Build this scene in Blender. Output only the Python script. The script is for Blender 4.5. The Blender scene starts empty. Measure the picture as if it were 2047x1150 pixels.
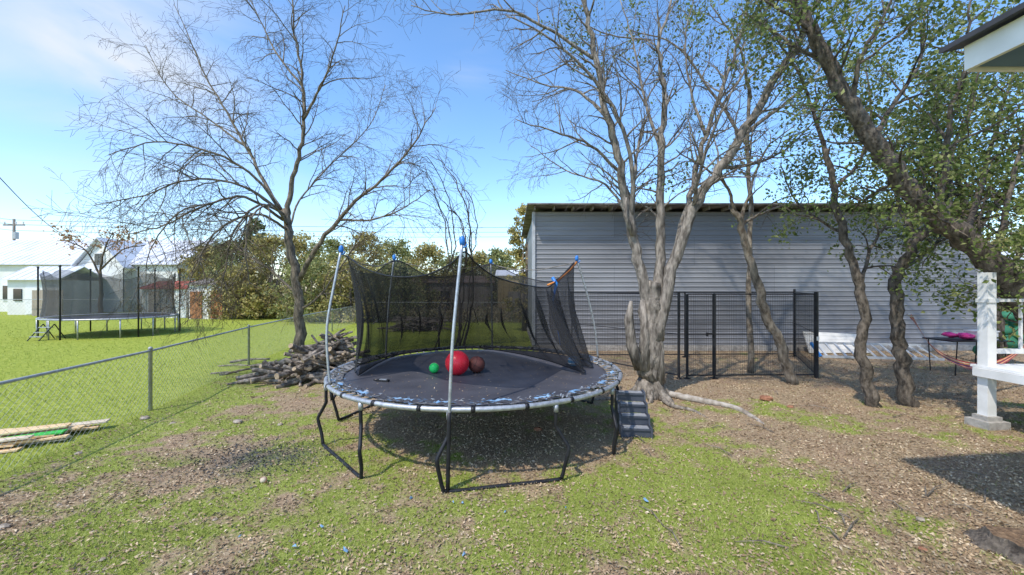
import bpy, math, random
import numpy as np
from mathutils import Vector, Matrix
random.seed(7); np.random.seed(7)
scene=bpy.context.scene
COL=scene.collection
EYE=2.05; F=800.0
# survey helpers: bearing / elevation readings turned into real world metres
def P(px,py,d): return Vector(((px-1023.5)/F*d, d, EYE+(575-py)/F*d))
def G(px,py):
    d=EYE*F/(py-575.0); return Vector(((px-1023.5)/F*d,d,0))

# ---------------------------------------------------------------- materials
def new_mat(name):
    m=bpy.data.materials.new(name); m.use_nodes=True
    nt=m.node_tree; b=nt.nodes['Principled BSDF']
    return m,nt,b
def mat(name,c1,c2=None,scale=8,rough=.7,metal=0,bump=0,stretch=(1,1,1),detail=6,lo=.35,hi=.65,spec=.3,bscale=None):
    m,nt,b=new_mat(name)
    c2=c2 or tuple(v*.75 for v in c1)
    tc=nt.nodes.new('ShaderNodeTexCoord'); mp=nt.nodes.new('ShaderNodeMapping')
    mp.inputs['Scale'].default_value=stretch
    no=nt.nodes.new('ShaderNodeTexNoise'); no.inputs['Scale'].default_value=scale; no.inputs['Detail'].default_value=detail
    cr=nt.nodes.new('ShaderNodeValToRGB')
    cr.color_ramp.elements[0].position=lo; cr.color_ramp.elements[1].position=hi
    cr.color_ramp.elements[0].color=(*c2,1); cr.color_ramp.elements[1].color=(*c1,1)
    L=nt.links.new
    L(tc.outputs['Object'],mp.inputs['Vector']); L(mp.outputs[0],no.inputs['Vector']); L(no.outputs[0],cr.inputs[0]); L(cr.outputs[0],b.inputs['Base Color'])
    b.inputs['Roughness'].default_value=rough; b.inputs['Metallic'].default_value=metal
    b.inputs['Specular IOR Level'].default_value=spec
    if bump:
        no2=nt.nodes.new('ShaderNodeTexNoise'); no2.inputs['Scale'].default_value=bscale or scale*2; no2.inputs['Detail'].default_value=8
        L(mp.outputs[0],no2.inputs['Vector'])
        bp=nt.nodes.new('ShaderNodeBump'); bp.inputs['Strength'].default_value=bump; bp.inputs['Distance'].default_value=.03
        L(no2.outputs[0],bp.inputs['Height']); L(bp.outputs[0],b.inputs['Normal'])
    return m
def leaf_mat(name,cols,trans=.35,rough=.55,scale=.9):
    m,nt,b=new_mat(name); L=nt.links.new
    g=nt.nodes.new('ShaderNodeNewGeometry'); cr=nt.nodes.new('ShaderNodeValToRGB')
    els=cr.color_ramp.elements
    n=len(cols)
    els[0].color=(*cols[0],1); els[0].position=0
    els[1].color=(*cols[-1],1); els[1].position=1
    for i in range(1,n-1):
        e=els.new(i/(n-1)); e.color=(*cols[i],1)
    L(g.outputs['Random Per Island'],cr.inputs[0])
    no=nt.nodes.new('ShaderNodeTexNoise'); no.inputs['Scale'].default_value=scale
    tc=nt.nodes.new('ShaderNodeTexCoord'); L(tc.outputs['Object'],no.inputs['Vector'])
    mr=nt.nodes.new('ShaderNodeMapRange'); mr.inputs[1].default_value=.3; mr.inputs[2].default_value=.7; mr.inputs[3].default_value=.65; mr.inputs[4].default_value=1.3
    L(no.outputs[0],mr.inputs[0])
    mx=nt.nodes.new('ShaderNodeVectorMath'); mx.operation='SCALE'
    L(cr.outputs[0],mx.inputs[0]); L(mr.outputs[0],mx.inputs['Scale'])
    L(mx.outputs[0],b.inputs['Base Color']); b.inputs['Roughness'].default_value=rough
    b.inputs['Specular IOR Level'].default_value=.25
    if trans>0:
        t=nt.nodes.new('ShaderNodeBsdfTranslucent'); L(mx.outputs[0],t.inputs[0])
        ms=nt.nodes.new('ShaderNodeMixShader'); ms.inputs[0].default_value=trans
        L(b.outputs[0],ms.inputs[1]); L(t.outputs[0],ms.inputs[2])
        L(ms.outputs[0],nt.nodes['Material Output'].inputs[0])
    return m
def net_mat(name,col,opac,fold=True):
    m,nt,b=new_mat(name); L=nt.links.new
    b.inputs['Base Color'].default_value=(*col,1); b.inputs['Roughness'].default_value=.8
    t=nt.nodes.new('ShaderNodeBsdfTransparent'); ms=nt.nodes.new('ShaderNodeMixShader')
    no=nt.nodes.new('ShaderNodeTexNoise'); no.inputs['Scale'].default_value=3
    tc=nt.nodes.new('ShaderNodeTexCoord'); L(tc.outputs['Object'],no.inputs['Vector'])
    lw=nt.nodes.new('ShaderNodeLayerWeight'); lw.inputs[0].default_value=.35
    mr=nt.nodes.new('ShaderNodeMapRange'); mr.inputs[3].default_value=opac-.08; mr.inputs[4].default_value=opac+.08
    L(no.outputs[0],mr.inputs[0])
    ad=nt.nodes.new('ShaderNodeMath'); ad.operation='MULTIPLY_ADD'; ad.inputs[1].default_value=.35; ad.use_clamp=True
    L(lw.outputs['Facing'],ad.inputs[0]); L(mr.outputs[0],ad.inputs[2])
    L(ad.outputs[0],ms.inputs[0]); L(t.outputs[0],ms.inputs[1]); L(b.outputs[0],ms.inputs[2])
    L(ms.outputs[0],nt.nodes['Material Output'].inputs[0])
    return m

M={}
M['bark_grey']=mat('bark_grey',(.33,.29,.245),(.10,.085,.07),scale=17,rough=.9,bump=1,stretch=(1,1,.28))
M['bark_pecan']=mat('bark_pecan',(.25,.205,.15),(.085,.07,.052),scale=16,rough=.9,bump=.9,stretch=(1,1,.35))
M['bark_oak']=mat('bark_oak',(.18,.15,.12),(.05,.041,.033),scale=18,rough=.95,bump=1,stretch=(1,1,.4))
M['bark_oak_light']=mat('bark_oak_light',(.28,.24,.19),(.09,.072,.055),scale=14,rough=.95,bump=.9,stretch=(1,1,.4))
M['twig']=mat('twig_bark',(.12,.088,.058),(.065,.05,.034),scale=4,rough=.9)
M['twig_grey']=mat('twig_grey',(.155,.125,.10),(.08,.063,.05),scale=4,rough=.9)
M['oakleaf']=leaf_mat('oak_leaf',[(.09,.13,.035),(.15,.20,.05),(.21,.26,.07),(.34,.35,.14)],trans=.42)
M['sparseleaf']=leaf_mat('young_leaf',[(.10,.14,.035),(.15,.2,.045),(.22,.25,.08)],trans=.4)
M['brushgreen']=leaf_mat('brush_green',[(.17,.20,.07),(.24,.27,.09),(.33,.33,.12),(.42,.38,.17)],trans=.25,scale=.6)
M['brushyellow']=leaf_mat('brush_yellow',[(.27,.25,.09),(.38,.34,.11),(.48,.40,.14),(.34,.26,.12)],trans=.25,scale=.6)
M['brushdark']=leaf_mat('brush_dark',[(.10,.12,.055),(.16,.18,.075),(.23,.24,.11)],trans=.2,scale=.6)
M['dryleaf']=leaf_mat('dry_leaf',[(.45,.25,.13),(.55,.35,.2),(.35,.18,.09)],trans=.2)
M['litter']=leaf_mat('leaf_litter',[(.19,.125,.075),(.35,.25,.15),(.49,.38,.245),(.26,.17,.10),(.58,.48,.34)],trans=0,rough=.8,scale=2)
M['blade']=leaf_mat('grass_blade',[(.15,.21,.035),(.22,.29,.045),(.32,.37,.075),(.50,.45,.22)],trans=0,scale=1.3)
M['lawnblade']=leaf_mat('lawn_blade',[(.18,.25,.035),(.28,.35,.05),(.41,.44,.10)],trans=0,scale=1.3)
M['steel']=mat('galvanised_steel',(.50,.52,.54),(.34,.35,.37),scale=20,rough=.45,metal=.6)
M['blacksteel']=mat('black_painted_steel',(.022,.023,.027),(.012,.012,.015),scale=12,rough=.45)
M['rubber']=mat('jump_mat',(.075,.075,.088),(.05,.05,.06),scale=2.5,rough=.55,bump=.05,spec=.4)
M['net']=net_mat('safety_net',(.02,.02,.023),.53)
M['net_far']=net_mat('safety_net_weathered',(.05,.05,.05),.5)
M['blue']=mat('blue_plastic',(.03,.22,.62),(.02,.15,.5),scale=10,rough=.4,spec=.5)
M['padblue']=leaf_mat('torn_pad_vinyl',[(.12,.26,.48),(.25,.40,.55),(.16,.30,.48),(.45,.5,.55)],trans=0)
M['padmix']=leaf_mat('torn_pad_remains',[(.05,.05,.055),(.14,.26,.42),(.10,.10,.11),(.28,.32,.36),(.07,.07,.075),(.36,.38,.40)],trans=0)
M['orange']=mat('orange_rod',(.75,.28,.05),(.6,.2,.04),rough=.5)
M['red']=mat('red_rubber',(.75,.02,.04),(.6,.012,.03),scale=5,rough=.35,spec=.5,bump=0)
M['green']=mat('green_rubber',(.03,.62,.14),(.02,.5,.1),scale=5,rough=.4)
M['brownball']=mat('worn_brown_rubber',(.20,.065,.05),(.11,.035,.03),scale=10,rough=.6)
M['blackline']=mat('black_seam',(.02,.02,.02),rough=.6)
M['stairs']=mat('slate_plastic',(.07,.08,.105),(.05,.058,.08),scale=6,rough=.5,spec=.4)
M['tread']=mat('grey_tread',(.34,.35,.37),(.25,.26,.28),scale=12,rough=.8)
M['concrete']=mat('concrete',(.42,.40,.37),(.28,.26,.24),scale=12,rough=.95,bump=.3)
M['whitepaint']=mat('white_paint',(.80,.80,.80),(.68,.68,.67),scale=5,rough=.55)
M['whitewall']=mat('white_siding',(.76,.75,.72),(.66,.65,.62),scale=1,rough=.7)
M['metalroof']=mat('white_metal_roof',(.66,.68,.71),(.55,.57,.61),scale=.7,rough=.6,metal=.05)
M['darkroof']=mat('dark_drip_edge',(.06,.06,.07),rough=.7)
M['soffit']=mat('blue_soffit',(.12,.20,.32),(.09,.16,.27),scale=3,rough=.7)
M['yellow']=mat('yellow_wall',(.75,.60,.10),(.65,.5,.08),rough=.7)
M['glass']=mat('dark_glass',(.03,.035,.045),rough=.1,spec=.6)
M['redbarn']=mat('red_barn_paint',(.42,.12,.08),(.32,.08,.06),scale=3,rough=.8)
M['orangewood']=mat('orange_stained_wood',(.42,.20,.09),(.30,.13,.06),scale=6,stretch=(4,4,.5),rough=.8)
M['oldwood']=mat('weathered_wood',(.28,.25,.22),(.16,.14,.12),scale=6,stretch=(4,4,.5),rough=.9,bump=.3)
M['fencewood']=mat('cedar_fence',(.42,.36,.29),(.30,.25,.20),scale=5,stretch=(6,6,.4),rough=.9)
M['logbark']=mat('log_bark',(.33,.28,.23),(.10,.08,.063),scale=9,rough=.95,bump=1,lo=.4,hi=.62)
M['logend']=mat('cut_wood_end',(.46,.36,.25),(.27,.20,.13),scale=20,rough=.85)
M['lumber']=mat('pine_lumber',(.78,.58,.34),(.62,.42,.21),scale=5,stretch=(1,6,6),rough=.75)
M['lumberold']=mat('grey_lumber',(.68,.58,.44),(.48,.39,.28),scale=5,stretch=(1,6,6),rough=.85)
M['stone']=mat('limestone',(.42,.36,.29),(.24,.19,.14),scale=9,rough=.95,bump=.5)
M['redstone']=mat('red_stone',(.36,.17,.10),(.22,.1,.06),scale=9,rough=.95,bump=.5)
M['cloth_red']=mat('red_cloth',(.5,.05,.05),(.4,.03,.04),rough=.9)
M['cloth_pink']=mat('pink_cloth',(.75,.08,.32),(.5,.04,.2),scale=6,rough=.9)
M['cloth_green']=mat('green_cover',(.05,.22,.13),(.03,.14,.08),scale=4,rough=.8)
M['ball_white']=mat('scuffed_white_ball',(.6,.5,.38),(.42,.34,.24),scale=15,rough=.8)
M['wire']=mat('power_cable',(.04,.04,.045),rough=.7)
M['pinkwall']=mat('pale_brick_wall',(.55,.42,.36),(.45,.33,.28),scale=2,rough=.9)
M['charcoal']=leaf_mat('charcoal_bits',[(.03,.03,.032),(.08,.08,.08),(.13,.13,.13)],trans=0)

def siding():
    m,nt,b=new_mat('galvalume_siding'); L=nt.links.new
    tc=nt.nodes.new('ShaderNodeTexCoord')
    mp=nt.nodes.new('ShaderNodeMapping'); mp.inputs['Scale'].default_value=(.25,1,1.1)
    wn=nt.nodes.new('ShaderNodeTexNoise'); wn.inputs['Scale'].default_value=1; wn.inputs['Detail'].default_value=5
    L(tc.outputs['Object'],mp.inputs[0]); L(mp.outputs[0],wn.inputs[0])
    br=nt.nodes.new('ShaderNodeTexBrick'); br.inputs['Scale'].default_value=1
    br.inputs['Brick Width'].default_value=5.2; br.inputs['Row Height'].default_value=.92; br.inputs['Mortar Size'].default_value=0.006
    br.inputs['Color1'].default_value=(.235,.24,.26,1); br.inputs['Color2'].default_value=(.29,.296,.316,1); br.inputs['Mortar'].default_value=(.17,.175,.18,1)
    sp=nt.nodes.new('ShaderNodeSeparateXYZ'); cb=nt.nodes.new('ShaderNodeCombineXYZ')
    L(tc.outputs['Object'],sp.inputs[0]); L(sp.outputs[0],cb.inputs[0]); L(sp.outputs[2],cb.inputs[1]); L(cb.outputs[0],br.inputs[0])
    mr=nt.nodes.new('ShaderNodeMapRange'); mr.inputs[1].default_value=.3; mr.inputs[2].default_value=.7; mr.inputs[3].default_value=.75; mr.inputs[4].default_value=1.15
    L(wn.outputs[0],mr.inputs[0])
    sc=nt.nodes.new('ShaderNodeVectorMath'); sc.operation='SCALE'; L(br.outputs[0],sc.inputs[0]); L(mr.outputs[0],sc.inputs['Scale'])
    L(sc.outputs[0],b.inputs['Base Color']); b.inputs['Roughness'].default_value=.55; b.inputs['Metallic'].default_value=.25
    return m
M['siding']=siding()

# ---------------------------------------------------------------- mesh builder
class MB:
    def __init__(s): s.v=[]; s.f=[]; s.m=[]
    def add(s,vs,fs,mi=0):
        o=len(s.v); s.v.extend([tuple(v) for v in vs]); s.f.extend([tuple(i+o for i in f) for f in fs]); s.m.extend([mi]*len(fs)); return s
    def box(s,c,size,rot=None,mi=0):
        hx,hy,hz=size[0]/2,size[1]/2,size[2]/2; c=Vector(c)
        vs=[Vector((x,y,z)) for x in(-hx,hx) for y in(-hy,hy) for z in(-hz,hz)]
        if rot is not None: vs=[rot@v for v in vs]
        vs=[v+c for v in vs]
        return s.add(vs,[(0,1,3,2),(4,6,7,5),(0,4,5,1),(2,3,7,6),(0,2,6,4),(1,5,7,3)],mi)
    def beam(s,a,b,w,h,mi=0):
        a=Vector(a);b=Vector(b);d=b-a
        x=d.normalized(); up=Vector((0,0,1)) if abs(x.z)<.95 else Vector((0,1,0))
        y=up.cross(x).normalized(); z=x.cross(y)
        R=Matrix((x,y,z)).transposed()
        return s.box((a+b)/2,(d.length,w,h),R,mi)
    def tube(s,pts,rad,sides=6,cap=True,mi=0,capmi=None,jit=0):
        pts=[Vector(p) for p in pts]; n=len(pts)
        if not hasattr(rad,'__len__'): rad=[rad]*n
        t=(pts[1]-pts[0]).normalized()
        a=Vector((0,0,1)) if abs(t.z)<.9 else Vector((1,0,0))
        u=t.cross(a).normalized(); vs=[]
        for i in range(n):
            if i==0: t=pts[1]-pts[0]
            elif i==n-1: t=pts[-1]-pts[-2]
            else: t=pts[i+1]-pts[i-1]
            if t.length<1e-9: t=Vector((0,0,1))
            t.normalize(); u=(u-t*u.dot(t))
            if u.length<1e-6: u=t.orthogonal()
            u.normalize(); w=t.cross(u)
            for k in range(sides):
                an=2*math.pi*k/sides; r=rad[i]*(1+(random.uniform(-jit,jit) if jit else 0))
                vs.append(pts[i]+(u*math.cos(an)+w*math.sin(an))*r)
        fs=[]
        for i in range(n-1):
            for k in range(sides):
                k2=(k+1)%sides
                fs.append((i*sides+k,i*sides+k2,(i+1)*sides+k2,(i+1)*sides+k))
        s.add(vs,fs,mi)
        if cap:
            o=len(s.v)-len(vs); cm=mi if capmi is None else capmi
            s.f.append(tuple(o+k for k in reversed(range(sides)))); s.m.append(cm)
            s.f.append(tuple(o+(n-1)*sides+k for k in range(sides))); s.m.append(cm)
        return s
    def sphere(s,c,r,seg=24,rings=14,sq=(1,1,1),mi=0,noise=0):
        c=Vector(c); vs=[];fs=[]
        for i in range(rings+1):
            th=math.pi*i/rings
            for k in range(seg):
                ph=2*math.pi*k/seg; rr=r*(1+random.uniform(-noise,noise))
                vs.append(c+Vector((rr*sq[0]*math.sin(th)*math.cos(ph),rr*sq[1]*math.sin(th)*math.sin(ph),rr*sq[2]*math.cos(th))))
        for i in range(rings):
            for k in range(seg):
                k2=(k+1)%seg; fs.append((i*seg+k,(i+1)*seg+k,(i+1)*seg+k2,i*seg+k2))
        return s.add(vs,fs,mi)
def mesh_obj(name,mb,mats,loc=(0,0,0),smooth=False):
    loc=Vector(loc); me=bpy.data.meshes.new(name)
    me.from_pydata([(v[0]-loc.x,v[1]-loc.y,v[2]-loc.z) for v in mb.v],[],mb.f)
    if not isinstance(mats,(list,tuple)): mats=[mats]
    for m in mats: me.materials.append(m)
    if len(mats)>1: me.polygons.foreach_set('material_index',mb.m)
    if smooth: me.polygons.foreach_set('use_smooth',[True]*len(me.polygons))
    me.update()
    o=bpy.data.objects.new(name,me); o.location=loc; COL.objects.link(o); return o
def tag(o,label,cat,group=None,kind=None):
    if label: o['label']=label
    if cat: o['category']=cat
    if group: o['group']=group
    if kind: o['kind']=kind
    return o
def thing(name,label,cat,loc,group=None):
    o=bpy.data.objects.new(name,None); o.location=Vector(loc); o.empty_display_size=.2; COL.objects.link(o)
    return tag(o,label,cat,group)
def wloc(o):
    l=Vector(o.location)
    while o.parent: o=o.parent; l=l+Vector(o.location)
    return l
def part(par,name,mb,mats,smooth=False,label=None):
    o=mesh_obj(name,mb,mats,wloc(par),smooth); o.parent=par; o.location=(0,0,0)
    if label:o['label']=label
    return o
def solo(name,label,cat,mb,mats,loc,smooth=False,group=None,kind=None):
    return tag(mesh_obj(name,mb,mats,loc,smooth),label,cat,group,kind)
def rotz(a): return Matrix.Rotation(math.radians(a),3,'Z')
def catmull(pts,sub=5):
    pts=[np.array(p,float) for p in pts]; pts=[2*pts[0]-pts[1]]+pts+[2*pts[-1]-pts[-2]]; out=[]
    for i in range(1,len(pts)-2):
        p0,p1,p2,p3=pts[i-1:i+3]
        for k in range(sub):
            t=k/sub
            out.append(.5*((2*p1)+(-p0+p2)*t+(2*p0-5*p1+4*p2-p3)*t*t+(-p0+3*p1-3*p2+p3)*t**3))
    out.append(pts[-2]); return out

# ---------------------------------------------------------------- camera, light, sky
cam=bpy.data.cameras.new('camera'); co=bpy.data.objects.new('camera',cam); COL.objects.link(co)
co.location=(0,0,EYE); co.rotation_euler=(math.radians(90),0,0)
cam.sensor_width=36; cam.lens=36*F/2047; cam.clip_end=2000; cam.clip_start=.05
scene.camera=co
SD=Vector((-.38,-.46,.85)).normalized()
sun=bpy.data.lights.new('sun','SUN'); so=bpy.data.objects.new('sun',sun); COL.objects.link(so)
sun.energy=4.1; sun.angle=math.radians(1.0); sun.color=(1,.93,.82)
so.rotation_euler=(-SD).to_track_quat('-Z','Y').to_euler(); so.location=(0,0,30)
w=bpy.data.worlds.new('World'); scene.world=w; w.use_nodes=True; nt=w.node_tree; L=nt.links.new
bg=nt.nodes['Background']; sky=nt.nodes.new('ShaderNodeTexSky'); sky.sky_type='NISHITA'; sky.sun_disc=False
sky.sun_elevation=math.asin(SD.z); sky.sun_rotation=math.atan2(SD.x,SD.y)%(2*math.pi)
sky.air_density=1.0; sky.dust_density=.6; sky.ozone_density=2.5; sky.altitude=100
tc=nt.nodes.new('ShaderNodeTexCoord')
def cloud(center,sc,width,lo,hi,off):
    mp=nt.nodes.new('ShaderNodeMapping'); mp.inputs['Scale'].default_value=sc; mp.inputs['Location'].default_value=off
    L(tc.outputs['Generated'],mp.inputs[0])
    no=nt.nodes.new('ShaderNodeTexNoise'); no.inputs['Scale'].default_value=2.2; no.inputs['Detail'].default_value=6; no.inputs['Roughness'].default_value=.5; no.inputs['Distortion'].default_value=.6
    L(mp.outputs[0],no.inputs[0])
    mr=nt.nodes.new('ShaderNodeMapRange'); mr.interpolation_type='SMOOTHSTEP'; mr.inputs[1].default_value=lo; mr.inputs[2].default_value=hi
    L(no.outputs[0],mr.inputs[0])
    c=Vector(center).normalized()
    ds=nt.nodes.new('ShaderNodeVectorMath'); ds.operation='DISTANCE'; ds.inputs[1].default_value=c; L(tc.outputs['Generated'],ds.inputs[0])
    m2=nt.nodes.new('ShaderNodeMapRange'); m2.interpolation_type='SMOOTHSTEP'; m2.inputs[1].default_value=0; m2.inputs[2].default_value=width; m2.inputs[3].default_value=1; m2.inputs[4].default_value=0
    L(ds.outputs['Value'],m2.inputs[0])
    mu=nt.nodes.new('ShaderNodeMath'); mu.operation='MULTIPLY'; L(mr.outputs[0],mu.inputs[0]); L(m2.outputs[0],mu.inputs[1]); return mu
c1=cloud((-1.0,1,.53),(1,1,3.2),.30,.25,.66,(0,0,0))
c2=cloud((-.10,1,.56),(1,1,7),.10,.35,.8,(3,1,2))
c3=cloud((-.9,1,.2),(1,1,4),.7,.40,.8,(7,1,2))
def mth(op,a,b_):
    n=nt.nodes.new('ShaderNodeMath'); n.operation=op; n.use_clamp=True
    for i,q in enumerate((a,b_)):
        if isinstance(q,(int,float)): n.inputs[i].default_value=q
        else: L(q.outputs[0],n.inputs[i])
    return n
s1=mth('MULTIPLY',c1,.95); s2=mth('MULTIPLY',c2,.3); s3=mth('MULTIPLY',c3,.45)
al=mth('ADD',mth('ADD',s1,s2),s3)
hs=nt.nodes.new('ShaderNodeHueSaturation'); hs.inputs['Saturation'].default_value=1.15; hs.inputs['Value'].default_value=2.1
L(sky.outputs[0],hs.inputs['Color'])
mx=nt.nodes.new('ShaderNodeMixRGB'); mx.inputs[2].default_value=(5.9,6.2,6.6,1)
L(al.outputs[0],mx.inputs[0]); L(hs.outputs[0],mx.inputs[1]); L(mx.outputs[0],bg.inputs[0]); bg.inputs[1].default_value=.15
scene.view_settings.view_transform='Standard'; scene.view_settings.look='None'; scene.view_settings.exposure=0

# ---------------------------------------------------------------- ground
def vnoise(x,y,s,seed):
    x=np.asarray(x)/s+seed*17.3; y=np.asarray(y)/s+seed*7.1
    xi=np.floor(x); yi=np.floor(y); fx=x-xi; fy=y-yi; fx=fx*fx*(3-2*fx); fy=fy*fy*(3-2*fy)
    def h(a,b): v=np.sin(a*127.1+b*311.7+seed*13.7)*43758.5453; return v-np.floor(v)
    return (h(xi,yi)*(1-fx)+h(xi+1,yi)*fx)*(1-fy)+(h(xi,yi+1)*(1-fx)+h(xi+1,yi+1)*fx)*fy
def fbm(x,y,s,seed): return .5*vnoise(x,y,s,seed)+.3*vnoise(x,y,s*.45,seed+1)+.2*vnoise(x,y,s*.2,seed+2)
FENCE=[(-4.9,1.0),(-5.35,2.9),(-6.0,6.64),(-6.97,10.6),(-7.75,14.6),(-8.4,18.7),(-8.95,22.9)]
def fence_x(y): return np.interp(y,[p[1] for p in FENCE],[p[0] for p in FENCE])
BL=[(1150,1060,1.0,.5,.35),(1450,1010,.8,.5,.5),(1340,900,.8,.5,.4),(300,1090,1.4,.4,.2),(640,1040,.8,.4,.2),(400,795,1.2,1.0,.45),(1640,925,.5,.3,.4),
    (1560,1120,.5,.3,.3),(150,880,1.2,.8,.2),(1250,960,.9,.4,.3),(560,850,.8,.5,.15),(1600,960,.7,.4,.1),
    (1700,780,3.2,1.2,-.6),(1900,960,1.3,1.1,-.55),(1800,1120,.7,.5,-.45),(960,870,1.7,.7,-.35),(1400,770,2,.8,-.4),(80,980,.9,.4,-.2),(1000,780,3,2.,-.15),(1700,880,1.2,.4,-.3)]
BLw=[(G(a,b).x,G(a,b).y,sx,sy,v) for a,b,sx,sy,v in BL]
def masks(x,y):
    x=np.asarray(x,float); y=np.asarray(y,float)
    lawn=1/(1+np.exp(-(fence_x(y)-x)*6))
    back=1/(1+np.exp(-((y-10.2)*1.4-np.maximum(x-.2,0)*6)))
    lush=np.maximum(lawn,back*(x<1.2))
    g=.48+(fbm(x,y,.9,3)-.5)*1.0+(vnoise(x,y,.14,9)-.5)*.6
    for cx,cy,sx,sy,v in BLw: g=g+v*np.exp(-((x-cx)/sx)**2-((y-cy)/sy)**2)
    g=g-np.where((y>7.4)&(x>0),.4,0)
    g=g*(1-lush)+(0.95+(fbm(x,y,2.5,8)-.5)*.5)*lush
    g=np.where(y>45,.35,g)
    c=G(520,915); ch=np.exp(-((x-c.x)/.75)**2-((y-c.y)/.45)**2)*(.2+1.0*fbm(x,y,.35,21))
    return np.clip(g,0,1),np.clip(ch,0,1),np.clip(lush,0,1)
def height(x,y):
    return (fbm(x,y,1.5,31)-.5)*.05*np.clip(1-np.abs(y)/60,0,1)
def axis(a,b,step,far_lo,far_hi):
    c=list(np.arange(a,b,step)); s=step; v=a; lo=[]
    while v>far_lo: s*=1.25; v-=s; lo.append(v)
    s=step; v=c[-1]; hi=[]
    while v<far_hi: s*=1.25; v+=s; hi.append(v)
    return np.array(lo[::-1]+c+hi)
xs=axis(-12,12,.065,-700,700); ys=axis(1.8,14,.065,-60,900)
X,Y=np.meshgrid(xs,ys); Z=height(X,Y)
gm,cm,lm=masks(X.ravel(),Y.ravel())
nx,ny=len(xs),len(ys)
vs=np.stack([X.ravel(),Y.ravel(),Z.ravel()],1)
I=np.arange(nx*ny).reshape(ny,nx)
fs=np.stack([I[:-1,:-1].ravel(),I[:-1,1:].ravel(),I[1:,1:].ravel(),I[1:,:-1].ravel()],1)
me=bpy.data.meshes.new('ground'); me.from_pydata(vs.tolist(),[],fs.tolist())
at=me.color_attributes.new('mask','FLOAT_COLOR','POINT')
at.data.foreach_set('color',np.stack([gm,cm,lm,np.ones_like(gm)],1).ravel().astype(np.float32))
me.polygons.foreach_set('use_smooth',[True]*len(me.polygons)); me.update()
go=bpy.data.objects.new('ground',me); COL.objects.link(go); go['kind']='structure'
def ground_mat():
    m,nt,b=new_mat('yard_ground'); L=nt.links.new
    at=nt.nodes.new('ShaderNodeAttribute'); at.attribute_name='mask'
    sp=nt.nodes.new('ShaderNodeSeparateColor'); L(at.outputs['Color'],sp.inputs[0])
    tc=nt.nodes.new('ShaderNodeTexCoord')
    def noise(s,d=6,r=.6):
        n=nt.nodes.new('ShaderNodeTexNoise'); n.inputs['Scale'].default_value=s; n.inputs['Detail'].default_value=d; n.inputs['Roughness'].default_value=r; L(tc.outputs['Object'],n.inputs[0]); return n
    def ramp(src,els):
        c=nt.nodes.new('ShaderNodeValToRGB'); e=c.color_ramp.elements
        e[0].position,e[0].color=els[0][0],(*els[0][1],1); e[1].position,e[1].color=els[-1][0],(*els[-1][1],1)
        for p,cc in els[1:-1]: q=e.new(p); q.color=(*cc,1)
        L(src,c.inputs[0]); return c
    n1=noise(28,8,.7); litter=ramp(n1.outputs[0],[(.3,(.17,.115,.07)),(.45,(.31,.225,.14)),(.58,(.41,.32,.205)),(.72,(.55,.46,.33))])
    n1b=noise(1.4); dirtm=ramp(n1b.outputs[0],[(.45,(0,0,0)),(.62,(1,1,1))])
    dirt=ramp(noise(40,6).outputs[0],[(.3,(.23,.155,.10)),(.7,(.41,.30,.20))])
    mA=nt.nodes.new('ShaderNodeMixRGB'); L(dirtm.outputs[0],mA.inputs[0]); L(litter.outputs[0],mA.inputs[1]); L(dirt.outputs[0],mA.inputs[2])
    gy=ramp(noise(34,8,.7).outputs[0],[(.32,(.13,.155,.03)),(.5,(.24,.29,.055)),(.68,(.42,.41,.15))])
    gl=ramp(noise(9,8,.65).outputs[0],[(.32,(.18,.23,.032)),(.5,(.29,.34,.05)),(.7,(.43,.44,.11))])
    mB=nt.nodes.new('ShaderNodeMixRGB'); L(sp.outputs[2],mB.inputs[0]); L(gy.outputs[0],mB.inputs[1]); L(gl.outputs[0],mB.inputs[2])
    n3=noise(22,8,.8)
    ad=nt.nodes.new('ShaderNodeMath'); ad.operation='ADD'; L(sp.outputs[0],ad.inputs[0]); L(n3.outputs[0],ad.inputs[1])
    mr=nt.nodes.new('ShaderNodeMapRange'); mr.inputs[1].default_value=.86; mr.inputs[2].default_value=1.16; L(ad.outputs[0],mr.inputs[0])
    mC=nt.nodes.new('ShaderNodeMixRGB'); L(mr.outputs[0],mC.inputs[0]); L(mA.outputs[0],mC.inputs[1]); L(mB.outputs[0],mC.inputs[2])
    mD=nt.nodes.new('ShaderNodeMixRGB'); mD.inputs[2].default_value=(.09,.088,.085,1); 
    mm=nt.nodes.new('ShaderNodeMath'); mm.operation='MULTIPLY'; mm.inputs[1].default_value=.75; mm.use_clamp=True; L(sp.outputs[1],mm.inputs[0])
    L(mm.outputs[0],mD.inputs[0]); L(mC.outputs[0],mD.inputs[1]); L(mD.outputs[0],b.inputs['Base Color'])
    b.inputs['Roughness'].default_value=.95; b.inputs['Specular IOR Level'].default_value=.1
    bp=nt.nodes.new('ShaderNodeBump'); bp.inputs['Strength'].default_value=.7; bp.inputs['Distance'].default_value=.03
    L(noise(45,8,.7).outputs[0],bp.inputs['Height']); L(bp.outputs[0],b.inputs['Normal'])
    return m
me.materials.append(ground_mat())

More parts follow.
